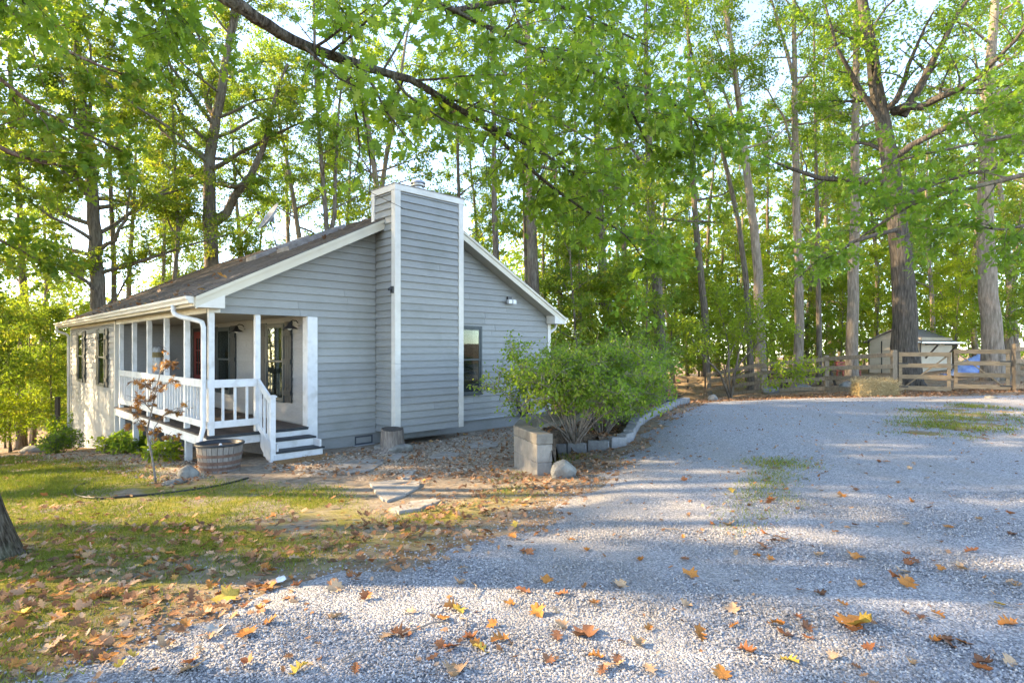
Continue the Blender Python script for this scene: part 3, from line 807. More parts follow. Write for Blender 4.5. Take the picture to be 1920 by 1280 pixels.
# windows ------------------------------------------------------------
def window(face, at, a0, a1, z0, z1, shutters=True, curtain=True):
    """casing flush on the siding, two sashes, panes"""
    def bx(mb, a, b, o0, o1, za, zb):
        if face == '-y': mb.box(a, b, at - o1, at - o0, za, zb)
        else: mb.box(at - o1, at - o0, a, b, za, zb)
        return mb
    c = .06
    fr = MB()
    bx(fr, a0, a0 + c, .0, .074, z0, z1); bx(fr, a1 - c, a1, .0, .074, z0, z1)
    bx(fr, a0 + c, a1 - c, .0, .072, z1 - c, z1); bx(fr, a0 - .02, a1 + .02, .0, .085, z0 - .05, z0 + .0005)
    w = fr.obj('window', M['frame'], house, bevel=.003)
    zm = (z0 + z1) / 2
    for za, zb, d in ((zm - .02, z1 - c - .002, .060), (z0 + .002, zm + .02, .052)):
        s = MB(); t = .04
        A, B = a0 + c + .002, a1 - c - .002
        bx(s, A, A + t, d - .01, d + .008, za, zb); bx(s, B - t, B, d - .01, d + .008, za, zb)
        bx(s, A + t, B - t, d - .01, d + .007, zb - t, zb); bx(s, A + t, B - t, d - .01, d + .007, za, za + t)
        s.obj('sash', M['frame'], w)
        bx(MB(), A + t, B - t, d - .002, d + .001, za + t, zb - t).obj('pane', M['glass'], w)
    bx(MB(), a0 + c, a1 - c, .0415, .0425, z0, z1 - c).obj('dark_room_panel', M['dark_panel'], w)  # flat dark sheet in place of the room's shade
    if curtain:
        wd_ = (a1 - a0 - 2 * c)
        for q in (0, 1):
            cu = MB(); A = a0 + c if q == 0 else a1 - c - wd_ * .28
            for i in range(6):
                aa = A + wd_ * .28 * i / 6; bx(cu, aa, aa + wd_ * .28 / 6 - .002, .0428, .0445 + .002 * (i % 2), z0 + .02, z1 - c - .02)
            cu.obj('curtain', M['curtain'], w)
    if shutters:
        sw = .33
        for q in (0, 1):
            A = a0 - sw - .01 if q == 0 else a1 + .01
            s = MB()
            for i in range(3):
                aa = A + i * sw / 3; bx(s, aa + .002, aa + sw / 3 - .004, .034, .06, z0 - .04, z1 + .02)
            so = s.obj('shutter', M['shutter'], w)
            for zz in (z0 + .16, (z0 + z1) / 2, z1 - .22):
                bx(MB(), A + .01, A + sw - .012, .0605, .082, zz - .05, zz + .05).obj('batten', M['shutter'], so)
    return w
window('-y', .03, 5.40, 6.33, .90, 2.55, shutters=False)
window('-x', PT + .03, 1.03, 1.95, .93, 2.53)
window('-x', PT + .03, 4.12, 5.04, .93, 2.53)
window('-x', .03, 8.44, 9.32, .98, 2.53)
window('-x', .03, 11.75, 12.6, .98, 2.53)
# front door
dx = PT + .012
dfr = MB().box(dx - .055, dx, 5.86, 5.95, DECK, 2.55).box(dx - .055, dx, 6.86, 6.95, DECK, 2.55).box(dx - .052, dx, 5.951, 6.859, 2.46, 2.55)
dfo = dfr.obj('door_frame', M['iron'], house)
dm = MB().box(dx - .05, dx - .028, 5.953, 6.12, DECK + .01, 2.455).box(dx - .05, dx - .028, 6.70, 6.857, DECK + .01, 2.455).box(dx - .049, dx - .028, 6.121, 6.699, DECK + .01, 1.28).box(dx - .049, dx - .028, 6.121, 6.699, 2.28, 2.455)
for i in (1, 2): dm.box(dx - .048, dx - .03, 6.121 + .578 * i / 3 - .012, 6.121 + .578 * i / 3 + .012, 1.281, 2.279).box(dx - .047, dx - .03, 6.1212, 6.6988, 1.28 + i / 3 - .012, 1.28 + i / 3 + .012)
for q in (0, 1): dm.box(dx - .056, dx - .0495, 6.14 + q * .29, 6.39 + q * .29, DECK + .22, 1.15)
do = dm.obj('door', M['door'], house, bevel=.003)
MB().box(dx - .038, dx - .036, 6.121, 6.699, 1.281, 2.279).obj('pane', M['glass'], do)
MB().box(dx - .031, dx - .029, 6.121, 6.699, 1.281, 2.279).obj('dark_room_panel', M['dark_panel'], do)
MB().tube([(dx - .05, 6.03, 1.42), (dx - .10, 6.03, 1.42)], .012).lathe([(.01,-.03),(.028,-.02),(.03,0),(.028,.02),(.01,.03)], 12, (dx - .11, 6.03, 1.42)).obj('handle', M['brass'], do, smooth=True)

# porch --------------------------------------------------------------
dk = MB()
dk.box(-.02, .02, .02, PS - .016, .27, DECK - .032).box(.021, PT - .03, -.02, .02, .29, DECK - .032)
deck = dk.obj('porch_deck', M['white'], house, bevel=.003)
MB().box(.05, PT, .05, PS - .02, .33, DECK - .034).obj('joist', M['wood_dark'], deck)
nb = 13; bw = (PT + .05) / nb
for i in range(nb):
    a = -.05 + i * bw
    MB().box(a, a + bw - .007, -.04, PS + .0 if a > .03 else PS - .02, DECK - .03, DECK + rng.uniform(-.0015, .0015)).obj('deck_board', M['deck'], deck)
MB().box(-.052, PT - .025, -.062, -.0405, DECK - .045, DECK + .003).obj('deck_edge', M['tread'], deck)
PW = .092
ps_s = [.05, 1.40, 2.76, 4.12, 5.48, 6.85]
for i, s in enumerate(ps_s):
    MB().box(.008, .008 + PW, s - PW/2, s + PW/2, DECK + .004, BEAM - .001).obj('porch_post', M['white'], house, bevel=.004)
for s in (1.40, 2.76, 4.12, 5.48, 6.9):
    MB().box(.025, .135, s - .055, s + .055, -.75 - s * .05, .27).obj('deck_post', M['white'], deck)
MB().box(.025, .12, .06, .15, -.3, .27).obj('deck_post', M['white'], deck)
MB().box(.80, .80 + PW, .012, .012 + PW, DECK + .004, BEAM - .001).obj('porch_post', M['white'], house, bevel=.004)
RT, RB, RBT = 1.45, .605, .725
for i in range(5):
    a, b = ps_s[i] + PW/2 + .001, ps_s[i+1] - PW/2 - .001
    ro = MB().box(-.016, .024, a - PW, b, RT - .14, RT).obj('railing', M['white'], house, bevel=.003)
    MB().box(-.016, .024, a - PW, b, RB, RBT).obj('bottom_rail', M['white'], ro, bevel=.003)
    nbal = 7
    for j in range(nbal):
        y = a + (b - a) * (j + .5) / nbal
        MB().box(.026, .062, y - .018, y + .018, RBT - .09, RT - .03).obj('baluster', M['white'], ro)
ro = MB().box(.101, .799, .006, .046, RT - .14, RT).obj('railing', M['white'], house, bevel=.003)
MB().box(.101, .799, .006, .046, RB, RBT).obj('bottom_rail', M['white'], ro, bevel=.003)
for j in range(3):
    x = .10 + .70 * (j + .75) / 3.4
    MB().box(x - .02, x + .02, .048, .084, RBT - .09, RT - .03).obj('baluster', M['white'], ro)
# steps
st = MB()
SY = [-.04, -.33, -.62]
st.box(.93, .965, -.60, -.02, 0.02, .2999).box(PT - .06, PT - .025, -.60, -.02, .02, .2999)
stair = st.obj('stair', M['white'], house)
rises = [(DECK - .05, .335, -.022), (.30, .172, -.312), (.137, -.06, -.602)]
for i, (zt_, zb_, y) in enumerate(rises):
    MB().box(.91, PT - .012, y - .02, y, zb_, zt_).obj('riser', M['white'], stair)
MB().box(.90, PT + .0, -.352, -.043, .302, .334).obj('tread', M['tread'], stair, bevel=.004)
MB().box(.90, PT + .02, -.645, -.334, .139, .171).obj('tread', M['tread'], stair, bevel=.004)
MB().prism([(.872, -.021, .20), (.872, -.021, .46), (.872, -.68, .12), (.872, -.68, -.06), (.872, -.40, -.06)], (.035, 0, 0)).obj('stringer', M['white'], stair)
nw = MB().box(.80, .80 + PW, -.66, -.66 + PW, -.08, 1.14)
nwo = nw.obj('newel_post', M['white'], house, bevel=.004)
MB().box(.782, .91, -.678, -.55, 1.141, 1.165).box(.80, .892, -.66, -.568, 1.166, 1.18).obj('post_cap', M['white'], nwo, bevel=.004)
def srail(zoff0, zoff1, h):
    a0, a1 = -.002, -.568
    return MB().hexa([(.83,a0,zoff0-h),(.87,a0,zoff0-h),(.87,a1,zoff1-h),(.83,a1,zoff1-h),(.83,a0,zoff0),(.87,a0,zoff0),(.87,a1,zoff1),(.83,a1,zoff1)])
sro = srail(1.45, 1.13, .14).obj('railing', M['white'], house, bevel=.003)
srail(.64, .32, .11).obj('bottom_rail', M['white'], sro, bevel=.003)
for j in range(3):
    y = -.11 - j * .16; z = 1.45 + y * .565
    MB().box(.835, .865, y - .018, y + .018, z - .88, z - .135).obj('baluster', M['white'], sro)

# little things fixed to the house
def wall_lamp(y, label):
    e = empty('wall_lamp', toworld(PT + .02, y, 2.5), R(45), label, 'lamp', 'barn lamps under the porch roof')
    MB().lathe([(.055,-.01),(.06,0),(.055,.012)], 14).obj('base', M['iron'], e).rotation_euler = (0, R(90), 0)
    MB().tube([(-.01,0,0),(-.06,0,.05),(-.13,0,.06),(-.18,0,.03),(-.19,0,.0)], .011, 8).obj('arm', M['iron'], e, smooth=True)
    MB().lathe([(.03,.02),(.045,-.02),(.06,-.05),(.15,-.105),(.152,-.112),(.14,-.108),(.05,-.06)], 20, (-.19,0,0)).obj('shade', M['iron'], e, smooth=True)
    MB().lathe([(.02,-.05),(.045,-.075),(.05,-.1),(.03,-.13),(.005,-.14)], 14, (-.19,0,0)).obj('bulb', M['lamp_glass'], e, smooth=True)
wall_lamp(.44, 'dark barn lamp on porch wall beside the corner, above the near window')
wall_lamp(3.30, 'dark barn lamp on porch wall between the two porch windows')
q = on_wall(953.6, 563.8, 'y', 0.0)
e = empty('flood_light', toworld(q.x, -.0, q.z), R(45), 'small twin white flood light under right side of the gable', 'light')
MB().box(-.07, .07, -.05, .0, .0, .10).obj('housing', M['iron'], e)
for s_ in (-1, 1): MB().box(s_*.075 - .06, s_*.075 + .06, -.16, -.06, -.09, .02).obj('lamp_head', M['lamp_glass'], e, bevel=.01)
e = empty('trim_camera', toworld(X0 - .01, Y0 + .06, 3.2), R(45), 'small black camera bracket on the chimney corner trim', 'camera')
MB().box(-.05, -.0, -.03, .03, -.07, .07).obj('bracket', M['iron'], e)
MB().tube([(-.05,0,.03),(-.11,0,.0)], .028, 10).obj('lens_barrel', M['iron'], e)
# foundation vent
q = on_wall(682, 825, 'y', .03)
e = empty('foundation_vent', toworld(q.x, .05, q.z - .08), R(45), 'small blue-black vent grille in the foundation beside the stump', 'vent')
MB().box(-.21, .21, -.025, 0, .0, .03).box(-.21, .21, -.025, 0, .15, .18).box(-.21, -.18, -.025, 0, .031, .149).box(.18, .21, -.025, 0, .031, .149).obj('frame', M['timber'], e)
for i in range(9): MB().box(-.18 + i*.04, -.17 + i*.04, -.018, -.008, .031, .149).obj('slat', M['iron'], e)
MB().box(-.25, .22, -.12, -.03, -.03, -.003).obj('ledge', M['pipe'], e)
# pipe and hose on the gable wall
e = MB().tube([toworld(5.2, -.02, .24), toworld(6.4, -.02, .245), toworld(8.2, -.02, .24), toworld(8.25, -.02, .1)], .017, 8).obj('wall_pipe', M['pipe'], smooth=True)
tag(e, 'thin grey pipe running along the foot of the gable wall', 'pipe')
hp = on_wall(980, 752, 'y', -.06)
hb = MB()
pts = []
for i in range(150):
    a = i / 150 * 2 * math.pi * 6
    rr = 1 + .10 * math.sin(i * .9) + .05 * math.sin(i * .31)
    pts.append(toworld(hp.x + .2 * rr * math.sin(a), -.07 - .05 * math.sin(i * .13) - .00025 * i, hp.z + .36 * rr * math.cos(a) - .02))
hb.tube(pts, .012, 6)
pts = [toworld(hp.x + .2, -.1, hp.z - .2), toworld(hp.x + .25, -.2, .15), toworld(hp.x + .1, -.4, .04), toworld(hp.x - .3, -.5, .03)]
hb.tube(pts, .012, 6)
tag(hb.obj('garden_hose', M['rubber'], smooth=True), 'coiled black garden hose hanging on the gable wall behind the shrub', 'hose')
# satellite dish
q = on_roof(520, 464); q.y = max(q.y, .5)
e = empty('satellite_dish', toworld(q.x, q.y, q.z), 0, 'grey satellite dish on a bent mast on the roof', 'satellite dish')
dp = q; Yd = toworld(q.x, q.y, q.z).y
def rel(px, py, dY=0): return P(px, py, Yd + dY) - toworld(q.x, q.y, q.z)
MB().box(-.12, .12, -.1, .1, -.05, .02).obj('foot', M['steel'], e)
MB().tube([(0,0,0), rel(512, 443), rel(511, 428), rel(508, 421)], .025, 8).obj('mast', M['steel'], e, smooth=True)
MB().tube([(0,.35,-.15), rel(512, 445)], .012, 6).obj('strut', M['steel'], e)
dc = rel(508, 409)
nrm = Vector((-.65, -.55, .52)).normalized()
prof = [(.02, 0), (.12, .008), (.24, .035), (.335, .075), (.345, .074), (.24, .02), (.1, -.012), (.01, -.02)]
do_ = MB().lathe(prof, 28).obj('dish', M['dish'], e, smooth=True)
do_.location = dc; do_.rotation_euler = nrm.to_track_quat('Z', 'Y').to_euler(); do_.scale = (1.3, 1.45, 1.3)
ft = dc + nrm * .42 - Vector((0, 0, .12))
MB().tube([dc - Vector((0, 0, .36)) + nrm * .05, ft], .013, 6).obj('feed_arm', M['steel'], e)
MB().box(-.03, .03, -.03, .03, -.04, .04).obj('feed_horn', M['iron'], e).location = ft
MB().box(-.05, .05, -.05, .05, -.08, .08).obj('clamp', M['dish'], e).location = dc - nrm * .05

# ------------------------------------------------------------------ yard things
def rock(name, loc, size, mat, seed, label=None, cat=None, group=None, parent=None, sink=.25):
    r = np.random.default_rng(seed)
    bm = bmesh.new(); bmesh.ops.create_icosphere(bm, subdivisions=3, radius=1)
    dirs = [Vector(r.normal(size=3)).normalized() for _ in range(9)]; offs = r.uniform(.62, .95, 9)
    ph = r.uniform(0, 6, 6)
    for v in bm.verts:
        p = v.co.copy()
        for d, o_ in zip(dirs, offs):
            t = p.dot(d)
            if t > o_: p -= d * (t - o_) * .8
        p *= 1 + .05 * math.sin(5*p.x + ph[0]) * math.sin(6*p.y + ph[1]) + .03 * math.sin(13*p.z + 9*p.x + ph[2])
        v.co = Vector((p.x * size[0], p.y * size[1], p.z * size[2]))
    me = bpy.data.meshes.new(name); bm.to_mesh(me); bm.free()
    me.materials.append(mat)
    me.polygons.foreach_set('use_smooth', [True] * len(me.polygons))
    o = link(name, me, parent); o.location = Vector(loc) + Vector((0, 0, size[2] * (1 - 2 * sink) if parent is None else 0))
    o.rotation_euler = (0, 0, r.uniform(0, 6))
    return tag(o, label, cat, group)

# half-barrel planter
bp = G(419, 876); bp = Vector((-4.80, 9.50, Hf(-4.80, 9.50)))
e = empty('barrel_planter', bp, 0, 'half wine barrel planter with rusty hoops beside the porch corner', 'planter'); e.scale = (.94, .94, .94)
BRH = .47
def brad(t): return .315 + .075 * t - .015 * t * t
for i in range(26):
    a0 = 2 * math.pi * i / 26 + .012; a1 = 2 * math.pi * (i + 1) / 26 - .012
    m = MB(); rows = 6; vs = []
    for j in range(rows + 1):
        t = j / rows; r0 = brad(t); dz = .012 * math.sin(i * 2.3)
        z = t * (BRH + dz)
        for a, rr in ((a0, r0), (a1, r0), (a1, r0 - .022), (a0, r0 - .022)): vs.append((rr * math.cos(a), rr * math.sin(a), z))
    fs = [(0,1,2,3), tuple(rows*4 + k for k in (3,2,1,0))]
    for j in range(rows):
        for k in range(4): fs.append((j*4+k, j*4+(k+1)%4, (j+1)*4+(k+1)%4, (j+1)*4+k))
    m.add(vs, fs).obj('stave', M['stave'], e)
for za, zb in ((.05, .10), (.14, .20), (.27, .32)):
    ta, tb = za / BRH, zb / BRH
    MB().lathe([(brad(ta)-.004, za), (brad(ta)+.006, za), (brad(tb)+.006, zb), (brad(tb)-.004, zb)], 40).obj('hoop', M['hoop'], e)
MB().lathe([(.33,.40),(.352,.452),(.395,.455),(.402,.475),(.39,.49),(.355,.492),(.34,.45),(.335,.42)], 36).obj('liner', M['liner'], e, smooth=True)
MB().lathe([(.338,.36),(.336,.425),(.2,.44),(.05,.432)], 24).obj('soil', M['soil'], e)
sp_ = MB().lathe([(.005,-.03),(.025,-.015),(.028,.005),(.015,.025),(.003,.03)], 10); o = sp_.obj('pebble', M['plastic'], e, smooth=True); o.location = (.05, -.08, .455)

# doormat and pad
e = MB().prism([toworld(.82,-.70,.015), toworld(1.78,-.66,.015), toworld(1.80,-1.10,.012), toworld(.84,-1.14,.012)], (0,0,.022)).obj('doormat', M['mat'], bevel=.006)
tag(e, 'brown coir doormat at the foot of the porch steps', 'doormat')
e = MB().prism([toworld(.7,-.65,-.04), toworld(1.95,-.6,-.04), toworld(2.0,-1.3,-.04), toworld(.75,-1.35,-.04)], (0,0,.048)).obj('step_pad', M['flag'], bevel=.008)
tag(e, 'flat stone pad under the doormat below the steps', 'paving')

# flagstones
def flag_stone(pix, seed, label):
    pts = [G(a, b) for a, b in pix]
    r = np.random.default_rng(seed); out = []
    for i, p in enumerate(pts):
        q_ = pts[(i + 1) % len(pts)]
        for t in (0, .33, .66):
            w = p.lerp(q_, t); out.append((w.x + r.normal() * .02, w.y + r.normal() * .02))
    z = max(Hf(x, y) for x, y in out)
    e = MB().prism([(x, y, Hf(x, y) - .05) for x, y in out], (0, 0, .082)).obj('flagstone', M['flag'], bevel=.008)
    tag(e, label, 'flagstone', 'flagstones of the garden path')
flag_stone([(690,908),(745,903),(790,906),(785,918),(735,941),(712,940)], 1, 'large pale flagstone in mid path, second nearest the gravel drive')
flag_stone([(728,958),(770,944),(822,937),(826,943),(800,953),(745,964)], 2, 'narrow pale flagstone nearest the gravel drive')
flag_stone([(625,880),(655,868),(722,862),(716,872),(690,887),(650,889)], 3, 'wide flagstone closest to the porch steps')
flag_stone([(748,893),(765,885),(780,886),(776,898),(752,899)], 4, 'smallest flagstone between the two wide ones')
flag_stone([(805,858),(830,849),(865,852),(852,861),(815,863)], 5, 'flagstone in the gravel below the middle of the chimney')
flag_stone([(875,836),(905,828),(938,831),(930,840),(885,842)], 6, 'flagstone nearest the house wall, left of the retaining wall')
flag_stone([(728,860),(745,852),(765,854),(755,862),(735,863)], 7, 'small half-buried flagstone in front of the stump')

# stump with rocks
sl_ = P(737, 838, 11.25); sl_ = Vector((sl_.x, 11.15, Hf(sl_.x, 11.15)))
e = empty('tree_stump', sl_, .3, 'weathered grey tree stump with dark sawn top against the chimney', 'stump')
m = MB(); prof = [(.36,-.05),(.29,.04),(.235,.12),(.215,.24),(.205,.44)]
nn = 28; vs = []
for rr, z in prof:
    for k in range(nn):
        a = 2*math.pi*k/nn; f_ = 1 + .07*math.sin(3*a+1) + .05*math.sin(7*a) + (.5*max(0, math.cos(a-2.9))**4 if z < .1 else 0)*(.1-z)/.15
        vs.append((rr*f_*math.cos(a), rr*f_*math.sin(a), z + (.02*math.sin(a) if z > .3 else 0)))
fs = [(i*nn+k, i*nn+(k+1)%nn, (i+1)*nn+(k+1)%nn, (i+1)*nn+k) for i in range(len(prof)-1) for k in range(nn)]
m.add(vs, fs).obj('trunk', M['stump'], e, smooth=True)
tp = MB().add([v for v in vs[-nn:]], [tuple(range(nn))]); tp.v = [(x*1.0, y*1.0, z+.0) for x,y,z in tp.v]
top = MB().prism([(x, y, z - .004) for x, y, z in vs[-nn:]], (0, 0, .008)).obj('sawn_top', M['stump_top'], e)
def gl(x, y): return Vector((x, y, Hf(x, y)))
p = G(712, 846); rock('rock', p, (.18,.13,.10), M['rock'], 11, 'small rough grey rock left of the tree stump', 'rock')
p = G(752, 848); rock('rock', p, (.30,.17,.11), M['rock'], 12, 'wide low grey rock in front of the tree stump', 'rock')
p = G(355, 895); rock('rock', p, (.16,.13,.13), M['rock'], 13, 'mossy grey rock on the lawn in front of the barrel', 'rock')
p = G(328, 906); rock('rock', p, (.20,.10,.05), M['rock'], 14, 'flat pale rock beside the sapling near the barrel', 'rock')
p = G(65, 848); rock('rock', p, (.45,.25,.16), M['rock'], 15, 'long grey rock near the far left house corner', 'rock')
p = G(1056, 896); rock('boulder', p, (.19,.17,.17), M['rock'], 16, 'round pale boulder beside the retaining wall end', 'boulder')

# retaining wall
RW = [Vector((.363, 8.37)), Vector((.035, 9.36)), Vector((.12, 10.1)), Vector((.36, 10.8)), Vector((.70, 11.5)), Vector((1.25, 12.6)), Vector((1.75, 13.8))]
def offs(path, w):
    out = []
    for i, p in enumerate(path):
        d = (path[min(i+1, len(path)-1)] - path[max(i-1, 0)]).normalized()
        out.append(p + Vector((d.y, -d.x)) * w)
    return out
RI = offs(RW, .235)
e = empty('retaining_wall', (.363, 8.37, 0), 0, 'curved grey stuccoed retaining wall beside the shrub bed', 'wall')
def wallband(z0, z1, o_, mat, name, seed):
    r = np.random.default_rng(seed)
    A = offs(RW, -o_); B = offs(RW, .235 + o_)
    d0 = (RW[0] - RW[1]).normalized() * o_
    A[0] = A[0] + d0; B[0] = B[0] + d0
    n = len(RW); vs = []
    for i in range(n):
        for q_, z in ((A[i], z0), (B[i], z0), (B[i], z1), (A[i], z1)): vs.append((q_.x - .363, q_.y - 8.37, z))
    fs = [(0,1,2,3), tuple((n-1)*4 + k for k in (3,2,1,0))]
    for i in range(n-1):
        for k in range(4): fs.append((i*4+k, i*4+(k+1)%4, (i+1)*4+(k+1)%4, (i+1)*4+k))
    m = MB().add(vs, fs)
    return m.obj(name, mat, e, bevel=.012)
wallband(-.25, .34, .0, M['concrete'], 'lower_course', 1)
wallband(.341, .602, .004, M['concrete'], 'upper_course', 2)
wallband(.606, .757, .010, M['concrete_cap'], 'cap', 3)
# bed behind it
STP = [(1036,850),(1075,848),(1125,843),(1160,836),(1178,826),(1184,814),(1192,800),(1212,786),(1240,774),(1262,764),(1290,756)]
SP = [G(a, b) for a, b in STP]
BED = [tuple(p[:2]) for p in SP] + [(4.6,18.0),(2.6,16.5),(1.9,13.8)] + [tuple(p) for p in reversed(RI[:-1])]
def bedz(x, y): return np.clip(.50 - .22 * np.clip((np.asarray(x) - .5) / 1.8, 0, 1), .28, .5) + .06 * np.exp(-((np.asarray(y) - 9.5) / 1.2) ** 2)
bxs = np.arange(.1, 5, .12); bys = np.arange(8.3, 18.2, .12)
M['mulch'] = mk('mulch_soil', [(.06,.045,.035),(.19,.13,.09)], 16, .95, .9, 40, bdist=.04)
bed = sheet('planting_bed', bxs, bys, lambda x, y: np.where(sdist(BED, x, y).reshape(x.shape) > -.06, bedz(x, y) + wob(x, y, 2) * .03, H(x, y) - .1), M['mulch'],
            keep=lambda x, y: sdist(BED, x, y).reshape(x.shape) > -.02)
# border stones
acc = 0; bi = 0
path = [Vector((p.x, p.y)) for p in SP]
seglen = [(path[i+1] - path[i]).length for i in range(len(path)-1)]
tot = sum(seglen); d = .0
ORD = ['first','second','third','fourth','fifth','sixth','seventh','eighth','ninth','tenth','eleventh','twelfth','thirteenth','fourteenth','fifteenth','sixteenth','seventeenth','eighteenth','nineteenth','twentieth','twenty-first','twenty-second','twenty-third','twenty-fourth','twenty-fifth','twenty-sixth','twenty-seventh','twenty-eighth','twenty-ninth','thirtieth','thirty-first','thirty-second','thirty-third','thirty-fourth','thirty-fifth']
names_ = ['nearest the retaining wall', 'second from the retaining wall', 'third from the retaining wall', 'fourth from the retaining wall', 'fifth from the retaining wall']
def along(d):
    for i, s in enumerate(seglen):
        if d <= s or i == len(seglen) - 1: return path[i].lerp(path[i+1], min(1, d / s)), (path[i+1] - path[i]).normalized()
        d -= s
while d < tot - .2:
    w = rng.uniform(.30, .40)
    p, t = along(d + w / 2)
    m = MB().box(-w/2 + .006, w/2 - .006, -.10, .10, -.10, .12 + rng.uniform(-.012, .012))
    o = m.obj('border_stone', M['paver'], bevel=.018)
    z = Hf(p.x, p.y)
    o.location = (p.x, p.y, z + .06); o.rotation_euler = (rng.normal() * .03, rng.normal() * .03, math.atan2(t.y, t.x) + rng.normal() * .05)
    lab = 'grey paver block in the bed edging, ' + names_[bi] if bi < 5 else 'grey paver block, %s from the retaining wall along the bed edging' % ORD[bi]
    tag(o, lab, 'paver', 'paver blocks edging the shrub bed')
    d += w; bi += 1
a, b = G(1202, 758), G(1282, 760)
a = Vector((3.95, 17.9, 0)); b = Vector((5.3, 17.75, 0)); a.z = Hf(a.x, a.y) + .1; b.z = Hf(b.x, b.y) + .1
tag(MB().bar(a, b, .16, .17).obj('landscape_timber', M['timber'], bevel=.01), 'dark landscape timber at the far end of the shrub bed', 'timber')

# black edging strip on the lawn
ep = [(168,905),(148,911),(139,920),(146,930),(180,935),(240,932),(310,926),(380,917),(430,907),(465,897)]
pts = [G(a, b) + Vector((0, 0, .012)) for a, b in ep]
sm = []
for i in range(len(pts) - 1):
    for t in (0, .25, .5, .75):
        p0, p1, p2, p3 = pts[max(i-1,0)], pts[i], pts[i+1], pts[min(i+2,len(pts)-1)]
        sm.append(.5*((2*p1)+(p2-p0)*t+(2*p0-5*p1+4*p2-p3)*t*t+(3*p1-p0-3*p2+p3)*t**3))
sm.append(pts[-1])
tag(MB().tube(sm, .015, 8).obj('edging_hose', M['rubber'], smooth=True), 'black plastic edging hose curving across the lawn', 'hose')

# wrapped roll standing on the porch
q = on_wall(296, 651, 'y', 6.75)
e = empty('wrapped_roll', toworld(max(q.x, .35), 6.75, DECK), R(45), 'tall plastic-wrapped roll standing at the far end of the porch', 'roll')
MB().lathe([(.13,0),(.14,.05),(.135,.6),(.14,1.1),(.135,1.5),(.11,1.56),(.02,1.58)], 18).obj('roll', M['wrap'], e, smooth=True)
MB().lathe([(.142,1.28),(.144,1.30),(.144,1.40),(.142,1.42)], 18).obj('band', M['hay'], e)

# ------------------------------------------------------------------ fences and gates
def post(mb, x, y, h, w=.15):
    z = Hf(x, y)
    return mb.box(x - w/2, x + w/2, y - w/2, y + w/2, z - .2, z + h)
FP = [(16.56,19,1.56),(13.54,20.5,1.55),(12.5,23,1.45),(10.84,25,1.42),(9.17,27,1.28)]
FR = [(16.56,19,1.56),(18.9,18.2,1.5),(21.2,17.4,1.5)]
def fence(posts, label, skip_first=False):
    e = empty('rail_fence', (posts[0][0], posts[0][1], 0), 0, label, 'fence')
    ox, oy = posts[0][0], posts[0][1]
    for i, (x, y, h) in enumerate(posts):
        if skip_first and i == 0: continue
        m = post(MB(), x, y, h, .16); m.v = [(a - ox, b - oy, c) for a, b, c in m.v]
        m.obj('post', M['wood_grey'], e, bevel=.01)
    for i in range(len(posts) - 1):
        (xa, ya, ha), (xb, yb, hb) = posts[i], posts[i+1]
        za, zb = Hf(xa, ya), Hf(xb, yb)
        for f_ in (.90, .64, .37, .10):
            A = Vector((xa - ox, ya - oy, za + ha * f_ + rng.normal() * .012)); B = Vector((xb - ox, yb - oy, zb + hb * f_ + rng.normal() * .012))
            dd = (B - A).normalized(); nrm_ = Vector((dd.y, -dd.x, 0)).normalized()
            if nrm_.y > 0: nrm_ = -nrm_
            offv = nrm_ * .10
            MB().bar(A + offv - dd * .04, B + offv + dd * .04, .035, .15).obj('rail', M['wood_grey'], e, bevel=.006)
    return e
fence(FP[1:], 'weathered grey rail fence running from the double gate back into the woods')
fence(FR, 'weathered grey rail fence at the right edge beyond the double gate')
def gate(A, B, h, label, tan=True, flip=1, n=4):
    """boards on a frame between two ground points"""
    A = Vector(A); B = Vector(B); w = (B - A).length; ang = math.atan2(B.y - A.y, B.x - A.x)
    z0 = (Hf(A.x, A.y) + Hf(B.x, B.y)) / 2
    e = empty('gate', (A.x, A.y, z0), ang, label, 'gate')
    mat = M['wood_tan'] if tan else M['wood_grey']
    for f_ in [(.12 + .83 * i / (n - 1)) for i in range(n)]:
        MB().box(.02, w - .02, -.03, .0, h * f_ - .075, h * f_ + .07).obj('board', mat, e, bevel=.005)
    for x in (.03, w - .13): MB().box(x, x + .10, .001, .04, h * .04, h * .98).obj('stile', mat, e, bevel=.005)
    a, b = (Vector((.1, .022, h * .08)), Vector((w - .1, .022, h * .92)))
    if flip < 0: a.x, b.x = b.x, a.x
    MB().bar(a, b, .03, .10, up=(0, 1, 0)).obj('brace', mat, e)
    hx = .0 if flip > 0 else w - .3
    for zf in (.15, .72): MB().box(hx, hx + .3, -.042, -.031, h * zf - .02, h * zf + .02).obj('hinge', M['iron'], e)
    return e
A, B = Vector((13.54, 20.5, 0)), Vector((16.56, 19, 0))
mid = A.lerp(B, .5); t = (B - A).normalized()
gate(A + t * .12, mid - t * .015, 1.42, 'left leaf of the tan wooden double gate beside the hay bale', flip=1)
gate(mid + t * .015, B - t * .12, 1.42, 'right leaf of the tan wooden double gate near the blue tarp', flip=-1)
gate((7.9, 28, 0), (9.05, 27.1, 0), 1.12, 'small wooden garden gate at the left end of the rail fence', flip=1, n=4)
m = post(MB(), 7.75, 28.1, 1.2, .13)
tag(m.obj('gate_post', M['wood_grey'], bevel=.008), 'lone post at the hinge side of the small garden gate', 'post')
